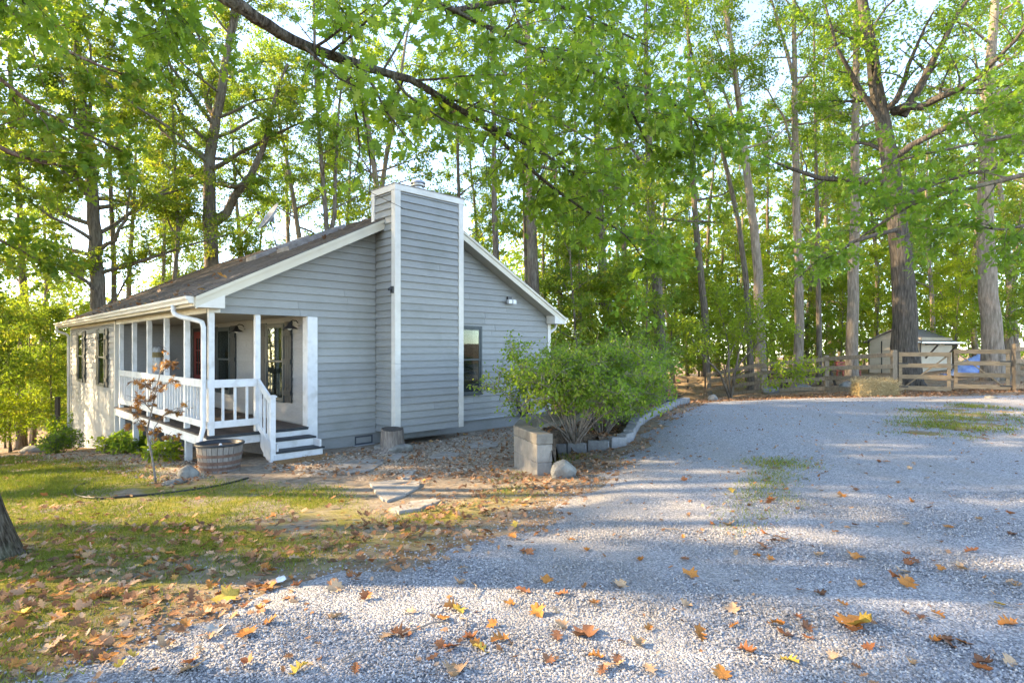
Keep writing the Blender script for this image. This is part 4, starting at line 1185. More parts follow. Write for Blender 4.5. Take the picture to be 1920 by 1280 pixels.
# far left garden fence
e = empty('garden_fence', (0,0,0), 0, 'low weathered picket fence with black post behind the house corner', 'fence')
p0 = P(108, 838, 21.5); zl = Hf(p0.x, p0.y)
MB().box(p0.x - .06, p0.x + .06, p0.y - .06, p0.y + .06, zl - .3, zl + 1.9).obj('post', M['iron'], e)
for i in range(9):
    x = p0.x + .15 + i * .17; y = p0.y + .25 + i * .1
    MB().box(x, x + .11, y, y + .03, Hf(x, y) - .2, Hf(x, y) + .85 + .04 * math.sin(i * 2)).obj('picket', M['wood_grey'], e)
xa, xb = p0.x, p0.x + 1.7
for zz in (.25, .65): MB().bar((xa, p0.y + .23, zl + zz), (xb, p0.y + 1.25, zl + zz), .05, .09).obj('rail', M['wood_grey'], e)

# hay bale
hb_ = G(1640, 741)
hb_ = Vector((.6273 * 19.4, 19.4, 0)); hb_.z = Hf(hb_.x, hb_.y)
e = empty('hay_bale', hb_, R(-4), 'rectangular hay bale on the ground in front of the rail fence', 'hay bale')
bm = bmesh.new(); bmesh.ops.create_cube(bm, size=1); bmesh.ops.subdivide_edges(bm, edges=bm.edges, cuts=9, use_grid_fill=True)
for v in bm.verts:
    p = Vector((v.co.x * 1.25, v.co.y * .55, (v.co.z + .5) * .52))
    k_ = (abs(v.co.x) * 2) ** 6 * .05
    p.z *= 1 - k_; p.y *= 1 - k_
    s_ = .02 * math.sin(17*p.x + 5*p.z) + .018 * math.sin(23*p.z + 11*p.x) + rng.normal() * .014
    v.co = p * (1 + s_ * .6) + Vector((0, 0, s_ * .4))
me = bpy.data.meshes.new('bale'); bm.to_mesh(me); bm.free(); me.materials.append(M['hay'])
link('bale', me, e)
n = 2600
f_ = rng.integers(0, 4, n); u1 = rng.uniform(-.5, .5, n); u2 = rng.uniform(0, 1, n)
pos = np.stack([u1 * 1.26, np.where(f_ == 0, -.285, np.where(f_ == 1, .285, rng.uniform(-.28, .28, n))), np.where(f_ < 2, u2 * .52, .53)], 1)
k_ = f_ == 3; pos[k_] = np.stack([np.sign(u1[k_]) * .63, rng.uniform(-.27, .27, k_.sum()), u2[k_] * .5], 1)
M['straw'] = rnd_mat('straw_strand', [(0,(.26,.18,.08)),(.6,(.45,.34,.17)),(1,(.6,.48,.27))], .8, .2)
me = scatter('straw', np.array([(0,-.5,0),(1,-.5,0),(1,.5,0),(0,.5,0)]), 4, pos, rng.normal(size=(n,3)) + np.array([0,-.5,0]), rng.normal(size=(n,3)), np.stack([rng.uniform(.06,.2,n), np.full(n,.007), np.full(n,.1)], 1), M['straw'], flat=[0,1,2,3])
tag(link('straw', me, e), kind='stuff')
for i, (px, py, s, lb) in enumerate([(1447,737,(.5,.3,.22),'pale flat rock at the fence foot right of the multi-stem dogwood'),(1505,733,(.42,.3,.2),'grey rock at the fence foot midway to the hay bale'),(1587,731,(.36,.3,.24),'grey rock just left of the hay bale'),(1338,752,(.2,.18,.16),'small pale rock beside the garden gate post'),(1858,748,(.16,.13,.08),'small white rock on the leaf litter below the double gate')]):
    p = G(px, py)
    rock('rock', p, s, M['rock'], 30 + i, lb, 'rock')

# shed -----------------------------------------------------------------
A = P(1628, 705, 34); B = P(1727, 705, 31.5)
gz = Hf((A.x + B.x) / 2 + 1, 33)
A.z = B.z = gz - .1
ang = math.atan2(B.y - A.y, B.x - A.x); W = (B - A).length; D = 3.2; EH = 1.85; PH = 2.45
e = empty('shed', A, ang, 'small tan gabled shed behind the gate and the big oak trunk', 'shed')
MB().prism([(0,0,0),(W,0,0),(W,0,EH),(W/2,0,PH),(0,0,EH)], (0,D,0)).obj('wall', M['shed'], e)
for i in range(8):
    z = .05 + i * .25; MB().box(.02, W - .02, -.02, -.002, z, z + .24).obj('siding_panel', M['shed'], e)
for i in range(8):
    z = .05 + i * .25; MB().box(W + .002, W + .02, .02, D - .02, z, z + .24).obj('siding_panel', M['shed'], e)
MB().prism([(W*.3,-.012,EH+.02),(W*.7,-.012,EH+.02),(W*.56,-.012,EH+.4),(W*.44,-.012,EH+.4)], (0,-.01,0)).obj('gable_panel', M['shed'], e)
for x in (.03, .75, W - .75, W - .05): MB().box(x, x + .05, -.04, -.021, .0, EH).obj('trim_strip', M['iron'], e)
for s_ in (0, 1):
    xx = (lambda v: v) if s_ == 0 else (lambda v: W - v)
    pts = [(-.18, EH - .12), (W/2, PH + .03), (W/2, PH + .09), (-.2, EH - .05)]
    MB().prism([(xx(a), -.2, b) for a, b in pts], (0, D + .4, 0)).obj('roof', M['shed_roof'], e)
e2 = empty('ladder', A, ang, 'aluminium ladder lying on brackets along the shed side', 'ladder')
for z in (1.62, 1.80): pass
for q_ in (0, .34): MB().box(W + .1 + q_, W + .16 + q_, -.9, 3.6, 1.70, 1.79).obj('rail', M['steel'], e2)
for i in range(12): MB().tube([(W + .16, -.7 + i * .36, 1.745), (W + .44, -.7 + i * .36, 1.745)], .018, 6).obj('rung', M['steel'], e2)
e3 = empty('lean_to_rack', A, ang, 'dark wooden rack with braces under the ladder on the shed side', 'rack')
for y in (.4, 2.4):
    MB().bar((W + .03, y, .9), (W + .62, y, 1.6), .06, .08).obj('brace', M['wood_dark'], e3)
    MB().box(W + .022, W + .7, y - .04, y + .04, 1.61, 1.695).obj('arm', M['wood_dark'], e3)
MB().box(W + .03, W + .5, .2, 2.8, .5, .56).obj('shelf', M['wood_dark'], e3)

# blue tarp over something low
tc_ = P(1826, 700, 27); tz = Hf(tc_.x, 27)
nx, ny = 26, 18; vs = []; 
for j in range(ny + 1):
    for i in range(nx + 1):
        u, v_ = i / nx * 2 - 1, j / ny * 2 - 1
        rr = math.sqrt(u*u + v_*v_)
        h_ = .95 * max(0, 1 - rr ** 1.6) + .10 * math.sin(7*u + 3*v_) * math.sin(5*v_ + 2) * (1 - min(1, rr)) + .05 * math.sin(19*u + 11*v_) + .03
        vs.append((u * 1.1 + .25 * max(0, h_), v_ * .8, max(.01, h_)))
fs = [(j*(nx+1)+i, j*(nx+1)+i+1, (j+1)*(nx+1)+i+1, (j+1)*(nx+1)+i) for j in range(ny) for i in range(nx)]
o = MB().add(vs, fs).obj('tarp', M['tarp'], smooth=True); o.location = (tc_.x, 27, tz)
sm_ = o.modifiers.new('thick', 'SOLIDIFY'); sm_.thickness = .01
tag(o, 'crumpled blue tarp heaped behind the right gate leaf', 'tarp')

# picnic tables and red seat behind the fence
def picnic(x, y, rz_, label):
    e = empty('picnic_table', (x, y, Hf(x, y)), rz_, label, 'table', 'picnic tables behind the fence')
    for i in range(4): MB().box(-.9, .9, -.36 + i*.185, -.36 + i*.185 + .175, .72, .76).obj('top_board', M['wood_dark'], e)
    for s_ in (-1, 1): MB().box(-.9, .9, s_*.68 - .13, s_*.68 + .13, .42, .46).obj('bench_board', M['wood_dark'], e)
    for xx in (-.65, .65):
        for s_ in (-1, 1): MB().bar((xx, s_*.62, 0), (xx, s_*.25, .72), .045, .1, up=(1,0,0)).obj('leg', M['wood_dark'], e)
        MB().box(xx - .06, xx - .02, -.8, .8, .37, .42).obj('cross_beam', M['wood_dark'], e)
p = P(1470, 715, 29); picnic(p.x, 29, .3, 'dark wooden picnic table left of the middle fence post')
p = P(1528, 712, 28); picnic(p.x, 28, .1, 'dark wooden picnic table right behind the middle fence post')
p = P(1592, 700, 31)
e = empty('red_bench', (p.x, 31, Hf(p.x, 31)), .2, 'faded red garden bench behind the fence left of the shed', 'bench')
for i in range(4): MB().box(-.6, .6, -.22 + i*.12, -.12 + i*.12, .40, .43).obj('seat_slat', M['red'], e)
for i in range(3): MB().box(-.6, .6, .26 + i*.03, .29 + i*.03, .52 + i*.14, .62 + i*.14).obj('back_slat', M['red'], e)
for xx in (-.52, .52):
    for yy in (-.18, .24): MB().box(xx - .035, xx + .035, yy - .035, yy + .035, 0, .40 if yy < 0 else .92).obj('leg', M['red'], e)

# ------------------------------------------------------------------ trees
UP = Vector((0, 0, 1))
class Tree:
    def __init__(s, seed):
        s.r = np.random.default_rng(seed); s.w = MB(); s.tw = []
    def rv(s): return Vector(s.r.normal(size=3))
    def path(s, p, d, ln, n, wander, up):
        pts = [Vector(p)]; d = Vector(d).normalized(); st = ln / n
        for i in range(n):
            d = (d + s.rv() * wander + UP * up).normalized()
            pts.append(pts[-1] + d * st)
        return pts
    def limb(s, pts, r0, subs=8, sublen=1.6, twigs=6, twlen=.6, start=.25, flat=.45, r1=None, sides=7, up=.03, rise=.15):
        n = len(pts); r1 = r1 if r1 is not None else r0 * .22
        s.w.tube(pts, [r0 + (r1 - r0) * i / (n - 1) for i in range(n)], sides, cap=False)
        for k in range(subs):
            f = start + (1 - start) * (k + s.r.random()) / subs
            x = f * (n - 1); i = min(int(x), n - 2); p = pts[i].lerp(pts[i+1], x - i); d = (pts[i+1] - pts[i]).normalized()
            q = s.rv(); q.z *= flat; q = (q - d * q.dot(d) * .8).normalized()
            dd = (q + d * .55 + UP * rise).normalized()
            ln = sublen * s.r.uniform(.55, 1.15) * (1.1 - .45 * f)
            sp = s.path(p, dd, ln, 4, .16, up)
            rs = max(.006, (r0 + (r1 - r0) * f) * .42)
            s.w.tube(sp, [rs * (1 - .75 * j / 4) for j in range(5)], 4, cap=False)
            s.twig(sp, twigs, twlen, flat, rs * .4)
        s.twig(pts[-3:], twigs, twlen, flat, r1 * .7)
        return pts
    def twig(s, sp, twigs, twlen, flat, rs):
        n = len(sp)
        for j in range(twigs):
            g = .15 + .85 * (j + s.r.random()) / twigs
            y = g * (n - 1); a = min(int(y), n - 2); tp = sp[a].lerp(sp[a+1], y - a); td = (sp[a+1] - sp[a]).normalized()
            q = s.rv(); q.z *= flat; q = (q - td * q.dot(td) * .7).normalized()
            t2 = (q + td * .6 - UP * .1).normalized()
            e = tp + t2 * twlen * s.r.uniform(.5, 1.2)
            s.w.tube([tp, e], [max(.004, rs * .6), .003], 3, cap=False)
            s.tw.append((tuple(tp), tuple(e)))
    def auto(s, pts, rad, f0, nl, spread, subs, sublen, twigs, twlen, e0=8, e1=62, azb=None):
        n = len(pts)
        for k in range(nl):
            g = (k + s.r.random() * .8) / nl; f = f0 + (1 - f0) * g
            x = min(f, .999) * (n - 1); i = min(int(x), n - 2); p = pts[i].lerp(pts[i+1], x - i)
            az = k * 2.4 + s.r.normal() * .4; el = R(e0 + (e1 - e0) * g + s.r.normal() * 8)
            d = Vector((math.cos(az) * math.cos(el), math.sin(az) * math.cos(el), math.sin(el)))
            ln = spread * (1 - .55 * g ** 1.5) * s.r.uniform(.65, 1.15)
            rr = (rad[i] + (rad[i+1] - rad[i]) * (x - i)) * s.r.uniform(.32, .5)
            s.limb(s.path(p, d, ln, 6, .13, .04), max(.02, rr), subs, sublen, twigs, twlen)
    def leaves(s, name, mat, per, size, tmpl=LEAF_SIMPLE, k=4, flat=(0,1,2,3), spreadr=.10, droop=.25, clump=.25):
        T = np.array(s.tw); m = len(T)
        # a few twigs stay bare, others are full
        cnt = s.r.poisson(per * np.clip(s.r.normal(1, clump, m), 0, 2.2))
        ii = np.repeat(np.arange(m), cnt); n = len(ii)
        t = s.r.uniform(.1, 1.08, n)[:, None]
        pos = T[ii, 0] * (1 - t) + T[ii, 1] * t + s.r.normal(size=(n, 3)) * spreadr * np.array([1, 1, .55])
        L = norm(T[ii, 1] - T[ii, 0]) * .5 + s.r.normal(size=(n, 3)) * .75; L[:, 2] -= droop
        N = s.r.normal(size=(n, 3)) * .55; N[:, 2] += .9
        sz = size * s.r.uniform(.65, 1.25, n)
        tw_r = s.r.random(m)
        rnd = np.clip(.65 * tw_r[ii] + .35 * s.r.random(n), 0, 1) ** 1.2
        return scatter(name, tmpl, k, pos, L, N, sz, mat, rnd, flat)
OAKF = list(range(len(LEAF_OAK))); MAPF = list(range(len(LEAF_MAPLE))); OVF = list(range(len(LEAF_OVAL))); PALF = list(range(len(LEAF_PALM)))

def finish(name, base, t, bark, leafmesh, label, cat='tree', group=None, rz_=0, crown='crown'):
    e = empty(name, base, rz_, label, cat, group)
    t.w.obj('trunk', bark, e, smooth=True)
    link(crown, leafmesh, e)
    return e
def copy_tree(e, loc, rz_, sc, label, group):
    r = e.copy(); COL.objects.link(r); r.location = loc; r.rotation_euler = (0, 0, rz_); r.scale = (sc, sc, sc * random.uniform(.92, 1.1))
    r['label'] = label
    if group: r['group'] = group
    for ch in list(e.children):
        c = ch.copy(); COL.objects.link(c); c.parent = r
    return r
def flare(t, r, n=10):
    """root flare round the foot of a trunk"""
    for k in range(5):
        a = k * 1.26 + .4 + t.r.normal() * .15
        d = Vector((math.cos(a), math.sin(a), 0))
        t.w.tube([d * r * .35 + UP * r * 2.4, d * r * .75 + UP * r * .75, d * r * 1.35 + UP * r * .1, d * r * 2.0 - UP * r * .35], [r * .3, r * .42, r * .30, r * .12], 7, cap=False)

def hero(pix, depth, r, label, bark='bark', leaf='leaf', crown_py=470, nl=13, spread=4.2, per=11, size=.17, limbs=(), seed=1, name='forest_tree', top=None, subs=7, group='tall trees standing round the house', sublen=1.7, oak=False):
    t = Tree(seed)
    W = [P(a, b, depth) for a, b in pix]
    base = Vector((W[0].x, depth, Hf(W[0].x, depth)))
    pts = [Vector((0, 0, -.2))] + [w - base for w in W if w.z > base.z + .3]
    # smooth the polyline a little
    res = []
    for i in range(len(pts) - 1):
        for q in (0, .33, .66):
            p0, p1, p2, p3 = pts[max(i-1,0)], pts[i], pts[i+1], pts[min(i+2,len(pts)-1)]
            res.append(.5*((2*p1)+(p2-p0)*q+(2*p0-5*p1+4*p2-p3)*q*q+(3*p1-p0-3*p2+p3)*q**3) + t.rv() * r * .06)
    res.append(pts[-1]); pts = res
    zt = pts[-1].z
    rad = [r * (1.0 - .72 * (max(0, p.z) / zt) ** 1.1) * (1 + .35 * math.exp(-max(0, p.z) / (r * 1.6))) for p in pts]
    t.w.tube(pts, rad, 16)
    flare(t, r)
    zc = P(0, crown_py, depth).z - base.z
    f0 = next((i for i, p in enumerate(pts) if p.z > zc), len(pts) - 3) / (len(pts) - 1)
    for lp, lr in limbs:
        lw = [P(a, b, depth + dz) - base for a, b, dz in lp]
        rs = []
        for i in range(len(lw) - 1):
            for q in (0, .5): rs.append(lw[i].lerp(lw[i+1], q) + t.rv() * lr * .3)
        rs.append(lw[-1])
        t.limb(rs, lr, 10, 1.7, 6, .6, start=.35)
    t.auto(pts, rad, f0, nl, spread, subs, sublen, 6, .6)
    if oak: me = t.leaves('crown', M[leaf], per, size * .85, LEAF_OAK, len(OAKF), OAKF)
    else: me = t.leaves('crown', M[leaf], per * (2.1 if leaf == 'leaf_yellow' else 1.6), size * .78)
    return finish(name, base, t, M[bark], me, label, 'tree', group)

hero([(1700,740),(1698,650),(1691,480),(1672,330),(1650,200),(1625,60),(1600,-100)], 23, .47, 'massive dark oak trunk rising right behind the wooden gate, in front of the shed', 'bark_dark', 'leaf_oak', 420, 15, 4.6, 9, .17,
     limbs=[([(1690,220,0),(1718,180,-.3),(1745,120,-.6),(1790,30,-1),(1850,-40,-1.5)], .2), ([(1680,210,0),(1730,195,-1),(1800,170,-2),(1860,120,-3),(1930,40,-4)], .18),
            ([(1665,260,0),(1610,160,-.5),(1570,90,-1),(1545,0,-1)], .13), ([(1690,430,0),(1600,450,-2),(1540,480,-3),(1500,520,-3.5)], .09)], seed=11, oak=True)
hero([(1864,712),(1858,600),(1848,450),(1850,250),(1858,100),(1870,-80)], 24, .38, 'thick pale grey trunk behind the right gate leaf and blue tarp', 'bark_pale', 'leaf', 250, 9, 3.8, 10, .17,
     limbs=[([(1858,330,0),(1890,290,-.5),(1930,240,-1)], .1)], seed=12)
hero([(1597,700),(1599,560),(1602,420),(1604,200),(1606,0),(1607,-150)], 27, .27, 'straight grey trunk left of the shed', 'bark_pale', 'leaf', 330, 10, 3.4, 9, .17, seed=13)
hero([(1497,700),(1499,560),(1494,400),(1490,200),(1489,60),(1490,-120)], 28, .235, 'straight sunlit pale trunk behind the middle fence post', 'bark_pale', 'leaf', 330, 11, 3.6, 10, .17, limbs=[([(1488,150,0),(1470,80,0),(1450,10,-.5),(1430,-60,-1)], .1), ([(1492,300,0),(1470,220,0),(1440,170,0),(1415,150,0)], .07)], seed=14)
hero([(1427,700),(1424,600),(1418,470),(1402,340),(1385,200),(1370,80),(1350,-80)], 27, .25, 'tall pale trunk leaning left behind the dogwood', 'bark_pale', 'leaf', 300, 11, 3.6, 10, .17, limbs=[([(1392,260,0),(1360,180,0),(1330,90,0)], .08)], seed=15)
hero([(1408,700),(1402,570),(1392,470),(1372,360),(1345,250),(1300,110),(1280,0)], 30, .17, 'slender grey trunk curving left behind the dogwood', 'bark', 'leaf', 280, 10, 3.2, 10, .18, seed=16)
hero([(1325,700),(1322,600),(1312,500),(1302,380),(1295,250),(1290,50),(1288,-80)], 30, .20, 'dark upright trunk above the small garden gate', 'bark', 'leaf', 400, 12, 3.8, 11, .18, seed=17)
hero([(1238,720),(1236,600),(1228,480),(1222,420),(1215,250),(1210,0)], 26, .28, 'stout trunk rising directly behind the shrubs', 'bark', 'leaf', 430, 12, 4.2, 11, .17, seed=18)
hero([(1142,720),(1140,600),(1131,540),(1126,400),(1118,200),(1110,0)], 27, .27, 'grey trunk right of the gable eave with a long low left limb', 'bark', 'leaf', 430, 12, 4.2, 11, .17, limbs=[([(1133,566,0),(1110,572,0),(1075,570,.2),(1055,556,.4),(1045,545,.6),(1010,535,.8)], .10)], seed=19)
hero([(1089,720),(1088,600),(1085,500),(1080,300),(1078,100)], 29, .11, 'thin trunk just right of the gable eave', 'bark', 'leaf', 480, 10, 2.6, 10, .17, seed=20)
hero([(1537,700),(1535,560),(1532,420),(1528,200),(1526,20)], 31, .15, 'dark narrow trunk between two pale trunks left of the shed', 'bark', 'leaf', 420, 11, 3.0, 10, .18, seed=21)
hero([(1003,640),(1000,500),(994,330),(990,120),(985,-60)], 25, .30, 'upright trunk rising behind the right slope of the roof', 'bark', 'leaf', 360, 12, 4.2, 11, .17, seed=22)
hero([(932,640),(930,470),(927,370),(925,150),(920,0)], 27, .19, 'thinner trunk rising behind the chimney right edge', 'bark', 'leaf', 330, 11, 3.4, 11, .17, seed=23)
hero([(190,700),(186,600),(180,480),(174,380),(163,270),(150,150),(142,-30)], 25, .36, 'many-limbed tree behind the left end of the roof', 'bark', 'leaf_yellow', 540, 20, 5.4, 18, .165,
     limbs=[([(172,372,0),(150,345,-.5),(125,325,-1),(80,312,-2),(20,300,-3),(-40,250,-4)], .13), ([(186,470,0),(215,450,-.4),(235,410,-.8),(243,360,-1),(240,320,-1.2)], .1),
            ([(190,565,0),(165,530,-.6),(130,510,-1.2),(90,480,-2)], .1), ([(200,575,0),(225,550,.3),(245,510,.5),(250,480,.6)], .06), ([(160,260,0),(125,190,-.5),(110,120,-1)], .12), ([(165,250,0),(172,180,.4),(190,120,.6),(215,80,.8)], .1)], seed=24)
hero([(400,640),(398,520),(394,420),(392,330),(396,270),(405,220),(420,150),(432,60),(440,-40)], 28, .43, 'great grey forked oak rising behind the middle of the roof', 'bark', 'leaf_yellow', 360, 19, 5.6, 18, .17,
     limbs=[([(398,430,0),(425,395,-.2),(455,350,-.5),(480,310,-.8),(505,250,-1),(520,170,-1.4),(540,120,-1.6)], .24), ([(405,225,0),(385,190,.5),(375,130,.8),(360,60,1)], .17),
            ([(395,320,0),(430,300,-.4),(470,275,-.8),(540,240,-1.4),(580,225,-2)], .13), ([(392,300,0),(340,270,.5),(300,240,1),(270,180,1.5)], .13), ([(402,500,0),(430,490,-.3),(450,470,-.5),(480,465,-.6)], .05)], seed=25)
hero([(322,660),(327,530),(333,450),(331,380),(326,260),(320,120)], 27, .13, 'slim dark forked tree between the two big left trees', 'bark', 'leaf_yellow', 420, 8, 2.6, 9, .16, limbs=[([(331,450,0),(318,420,0),(308,392,0)], .06), ([(334,440,0),(345,410,0),(352,380,0)], .06)], seed=26)
hero([(214,690),(214,560),(212,450),(208,380),(204,250),(200,100)], 27, .16, 'narrow straight trunk just right of the many-limbed left tree', 'bark', 'leaf_yellow', 380, 8, 3.0, 9, .16, seed=27)
hero([(612,640),(613,480),(612,420),(605,330),(595,200),(590,80),(588,-40)], 27, .16, 'slender twin-stemmed tree above the roof left of the chimney', 'bark', 'leaf_yellow', 430, 10, 2.8, 8, .16, limbs=[([(616,470,0),(626,400,0),(628,330,0),(632,260,0),(640,150,0),(645,40,0)], .12)], seed=28)
hero([(40,760),(44,600),(40,450),(30,300),(20,150),(10,0)], 30, .24, 'tree at the far left edge of the woods', 'bark', 'leaf_yellow', 620, 13, 4.6, 10, .18, seed=29)

# generic woodland trees, copied into the background
def variant(seed, h, r, f0, nl, spread, per, size, leaf, bark, subs=6, sublen=1.6, lean=.03):
    t = Tree(seed)
    pts = t.path((0,0,-.2), (t.r.normal() * lean, t.r.normal() * lean, 1), h, 10, .03, .02)
    rad = [r * (1 - .8 * i / 10) * (1.3 if i == 0 else 1) for i in range(11)]
    t.w.tube(pts, rad, 10)
    t.auto(pts, rad, f0, nl, spread, subs, sublen, 6, .6)
    return t, t.leaves('crown', M[leaf], per, size), M[bark]
VAR = []
for sd, h, r, f0, nl, spr, per, sz, lf, bk in [(101,19,.17,.42,13,3.4,23,.145,'leaf','bark'),(102,21,.22,.5,13,3.8,23,.145,'leaf','bark_pale'),(103,17,.14,.35,14,3.0,21,.145,'leaf_yellow','bark'),
                                             (104,20,.2,.3,14,3.8,20,.145,'leaf','bark'),(105,16,.15,.25,14,3.2,20,.145,'leaf_yellow','bark_pale'),(106,19,.19,.3,13,3.6,23,.145,'leaf','bark')]:
    VAR.append(variant(sd, h, r, f0, nl, spr, per, sz, lf, bk))
UND = []
for sd, h, r, spr, per, sz, lf in [(111,6.5,.05,2.3,17,.135,'leaf_dogwood'),(112,5,.045,2.2,18,.13,'leaf_dogwood'),(113,8,.07,2.4,16,.135,'leaf_yellow'),(114,6,.06,2.0,17,.135,'leaf_yellow')]:
    UND.append(variant(sd, h, r, .14, 13, spr, per, sz, lf, 'bark', 5, 1.2))
protos = {}
def plant(lib, idx, x, y, sc, rz_, label, group, name):
    key = (id(lib), idx); z = Hf(x, y)
    if key not in protos:
        t, lm, bk = lib[idx]
        e = finish(name, (x, y, z), t, bk, lm, label, 'tree', group, rz_); e.scale = (sc, sc, sc); protos[key] = e
        return e
    e = copy_tree(protos[key], (x, y, z), rz_, sc, label, group); e.name = name
    return e
rr = random.Random(5)
def sector(px): return ('behind the long roof' if px < 720 else 'right of the chimney' if px < 1280 else 'behind the rail fence')
WG_ = 'woodland trees beyond the yard'
spots = [(px, d) for px, d in
  [(-60,26),(-20,34),(60,33),(110,38),(250,36),(290,44),(300,33),(450,36),(470,44),(530,40),(575,34),(640,37),(660,45),(690,33),(360,40),(740,30),(850,32),(905,38),(985,33),(1060,36),(1025,47),(1160,44),(1230,48),(1320,42),(1425,47),(1535,45),(1600,54),(1680,50),(1775,55),(1860,50),(1110,46),(1180,36),(1262,40),(1345,46),(1380,38),(1450,40),(1515,36),(1562,42),(1575,50),(1645,44),(1722,42),(1752,36),(1790,44),(1830,38),(1890,33),(1905,46),(1960,30),(1700,58),(1480,58),(1290,56),(1100,58),(900,58),(1620,62),(1200,62)]]
for i, (px, dpt) in enumerate(spots):
    x = (px - 960) / F_PX * dpt
    left = px < 720
    idx = rr.choice([2, 4, 0, 1] if px < 420 else [1, 1, 0] if left else [0, 1, 3, 3, 2, 4])
    peers = sorted(q for q, d_ in spots if sector(q) == sector(px))
    lab = 'slender woodland tree, %s from the left of those %s' % (ORD[peers.index(px)], sector(px))
    plant(VAR, idx, x, dpt, rr.uniform(.85, 1.15), rr.uniform(0, 6.28), lab, WG_, 'woodland_tree')
# low leafy saplings of the understorey
us = [(1050,27),(1085,24),(1120,30),(1160,25),(1190,29),(1215,24),(1260,31),(1290,33),(1330,34),(1360,31),(1400,35),(1440,33),(1470,38),(1520,36),(1545,40),(1575,35),(1610,39),(1640,42),(1690,40),(1720,46),(1765,38),(1790,33),(1820,40),(1880,31),(1905,36),(1940,28),(1310,40),(1420,42),(1500,46),(1660,50),
      (20,25),(60,28),(95,24),(100,32),(-30,22),(-60,26),(130,36),(10,34),(240,38),(300,40),(1030,34),(1100,38),(1250,42),(1850,46),(1760,50)]
for i, (px, dpt) in enumerate(us):
    x = (px - 960) / F_PX * dpt
    zone = lambda q: 'left of the house' if q < 400 else 'right of the house' if q < 1290 else 'behind the rail fence'
    peers = sorted(q for q, d_ in us if zone(q) == zone(px))
    lab = 'low leafy sapling, %s from the left in the undergrowth %s' % (ORD[peers.index(px)], zone(px))
    plant(UND, rr.choice([0, 1, 2, 3]) if px > 400 else rr.choice([2, 3, 3, 1]), x, dpt, rr.uniform(.75, 1.15), rr.uniform(0, 6.28), lab, 'undergrowth saplings', 'sapling')
# off-frame trees added left of the yard to shade it from the low sun
for i, (x, y, v, sc) in enumerate([(-14,9.0,0,1.0),(-17,7.2,0,1.1),(-16.5,4.3,0,1.1),(-19,16.5,1,1.05),(-20,19.6,1,1.05),(-23,14.5,1,1.1),(-18.5,9.0,1,1.0),(-21,5.0,1,1.05),(-24,22,1,1.1),(-21,17.6,5,.8),(-16,11.4,0,1.05),(-15.2,5.6,0,.95),(-18.5,3.2,1,1.0),(-22,12.5,1,1.0),(-15.5,14.2,0,.9),(-24,14,0,1.1),(-22,1.0,3,1.0),(-17.2,16.4,5,.6),(-20,6.8,5,.6),(-20.5,11.6,5,.7),(-25,15,5,1.0),(-23,19.5,5,.9),(-28,0,5,1.05),(-31,16,5,1.05),(-27,24,5,1),(-21,-3.5,5,.9),(-30,-6,5,1),(-38,1,5,1.1),(-36,24,5,1),(-26,5.6,5,.6)]):
    plant(VAR, v, x, y, sc, i * 1.3, 'off-frame woodland tree left of the lawn, added for shade', 'off-frame shade trees left of the lawn', 'woodland_tree')

for i, (x, y, v, sc) in enumerate([(-18,17.6,2,1.0),(-19.6,20.6,2,1.1),(-17,13.4,2,1.05),(-20.5,15,3,1.0)]):
    plant(UND, v, x, y, sc, i * 1.7, 'off-frame bushy young tree left of the lawn, added for shade', 'off-frame shade trees left of the lawn', 'sapling')
# the far wood, one mass of foliage
n = 110000
dep = rng.uniform(52, 85, n); u = rng.uniform(-1.05, 1.05, n)
X = u * dep
px = 960 + u * F_PX
hmax = np.interp(px, [-200, 300, 420, 680, 760, 1000, 1300, 1920, 2100], [14, 12, 9, 9, 14, 19, 23, 25, 25]) * rng.uniform(.6, 1.15, n)
gz = H(X, dep)
Z = gz + hmax * rng.random(n) ** .8
cl = wob(X * .35, Z * .8, 1.0) + .6 * wob(X * 1.1, Z * 1.3 + dep * .1, 1.0)
k = cl > -.35
pos = np.stack([X, dep, Z], 1)[k]; n = k.sum()
N = rng.normal(size=(n, 3)) * .6; N[:, 2] += .8
me = scatter('far_woods', LEAF_SIMPLE, 4, pos, rng.normal(size=(n, 3)), N, rng.uniform(.35, .8, n), M['leaf_yellow'], flat=[0,1,2,3])
tag(link('far_woods', me), 'distant sunlit foliage of the wood seen between the trunks', 'woods', kind='stuff')

# ------------------------------------------------------------------ near boughs
def smooth_path(ps, k=3):
    out = []
    for i in range(len(ps) - 1):
        for j in range(k):
            q = j / k
            p0, p1, p2, p3 = ps[max(i-1,0)], ps[i], ps[i+1], ps[min(i+2,len(ps)-1)]
            out.append(.5*((2*p1)+(p2-p0)*q+(2*p0-5*p1+4*p2-p3)*q*q+(3*p1-p0-3*p2+p3)*q**3))
    return out + [ps[-1]]
t = Tree(301)
base = Vector((-4.65, 4.75, Hf(-4.65, 4.75)))
tr = [Vector((0,0,-.2)), Vector((-.04,0,.35)), Vector((-.14,-.02,1.0)), Vector((-.3,-.05,2.2)), Vector((-.45,-.1,4)), Vector((-.5,-.1,6)), Vector((-.4,0,8.5)), Vector((-.2,.2,11))]
trp = smooth_path(tr, 3)
t.w.tube(trp, [.36 * (1 - .6 * max(0, p.z) / 11) * (1 + .45 * math.exp(-max(0, p.z) / .3)) for p in trp], 22)
flare(t, .30)
def B_(px, py, Y): return P(px, py, Y) - base
def bough(ps, r, subs, sublen, **kw):
    sp = smooth_path(ps, 3)
    sp = [p + t.rv() * r * .12 for p in sp]
    t.limb(sp, r, subs, sublen, 7, .42, r1=r * .25, sides=10, **kw)
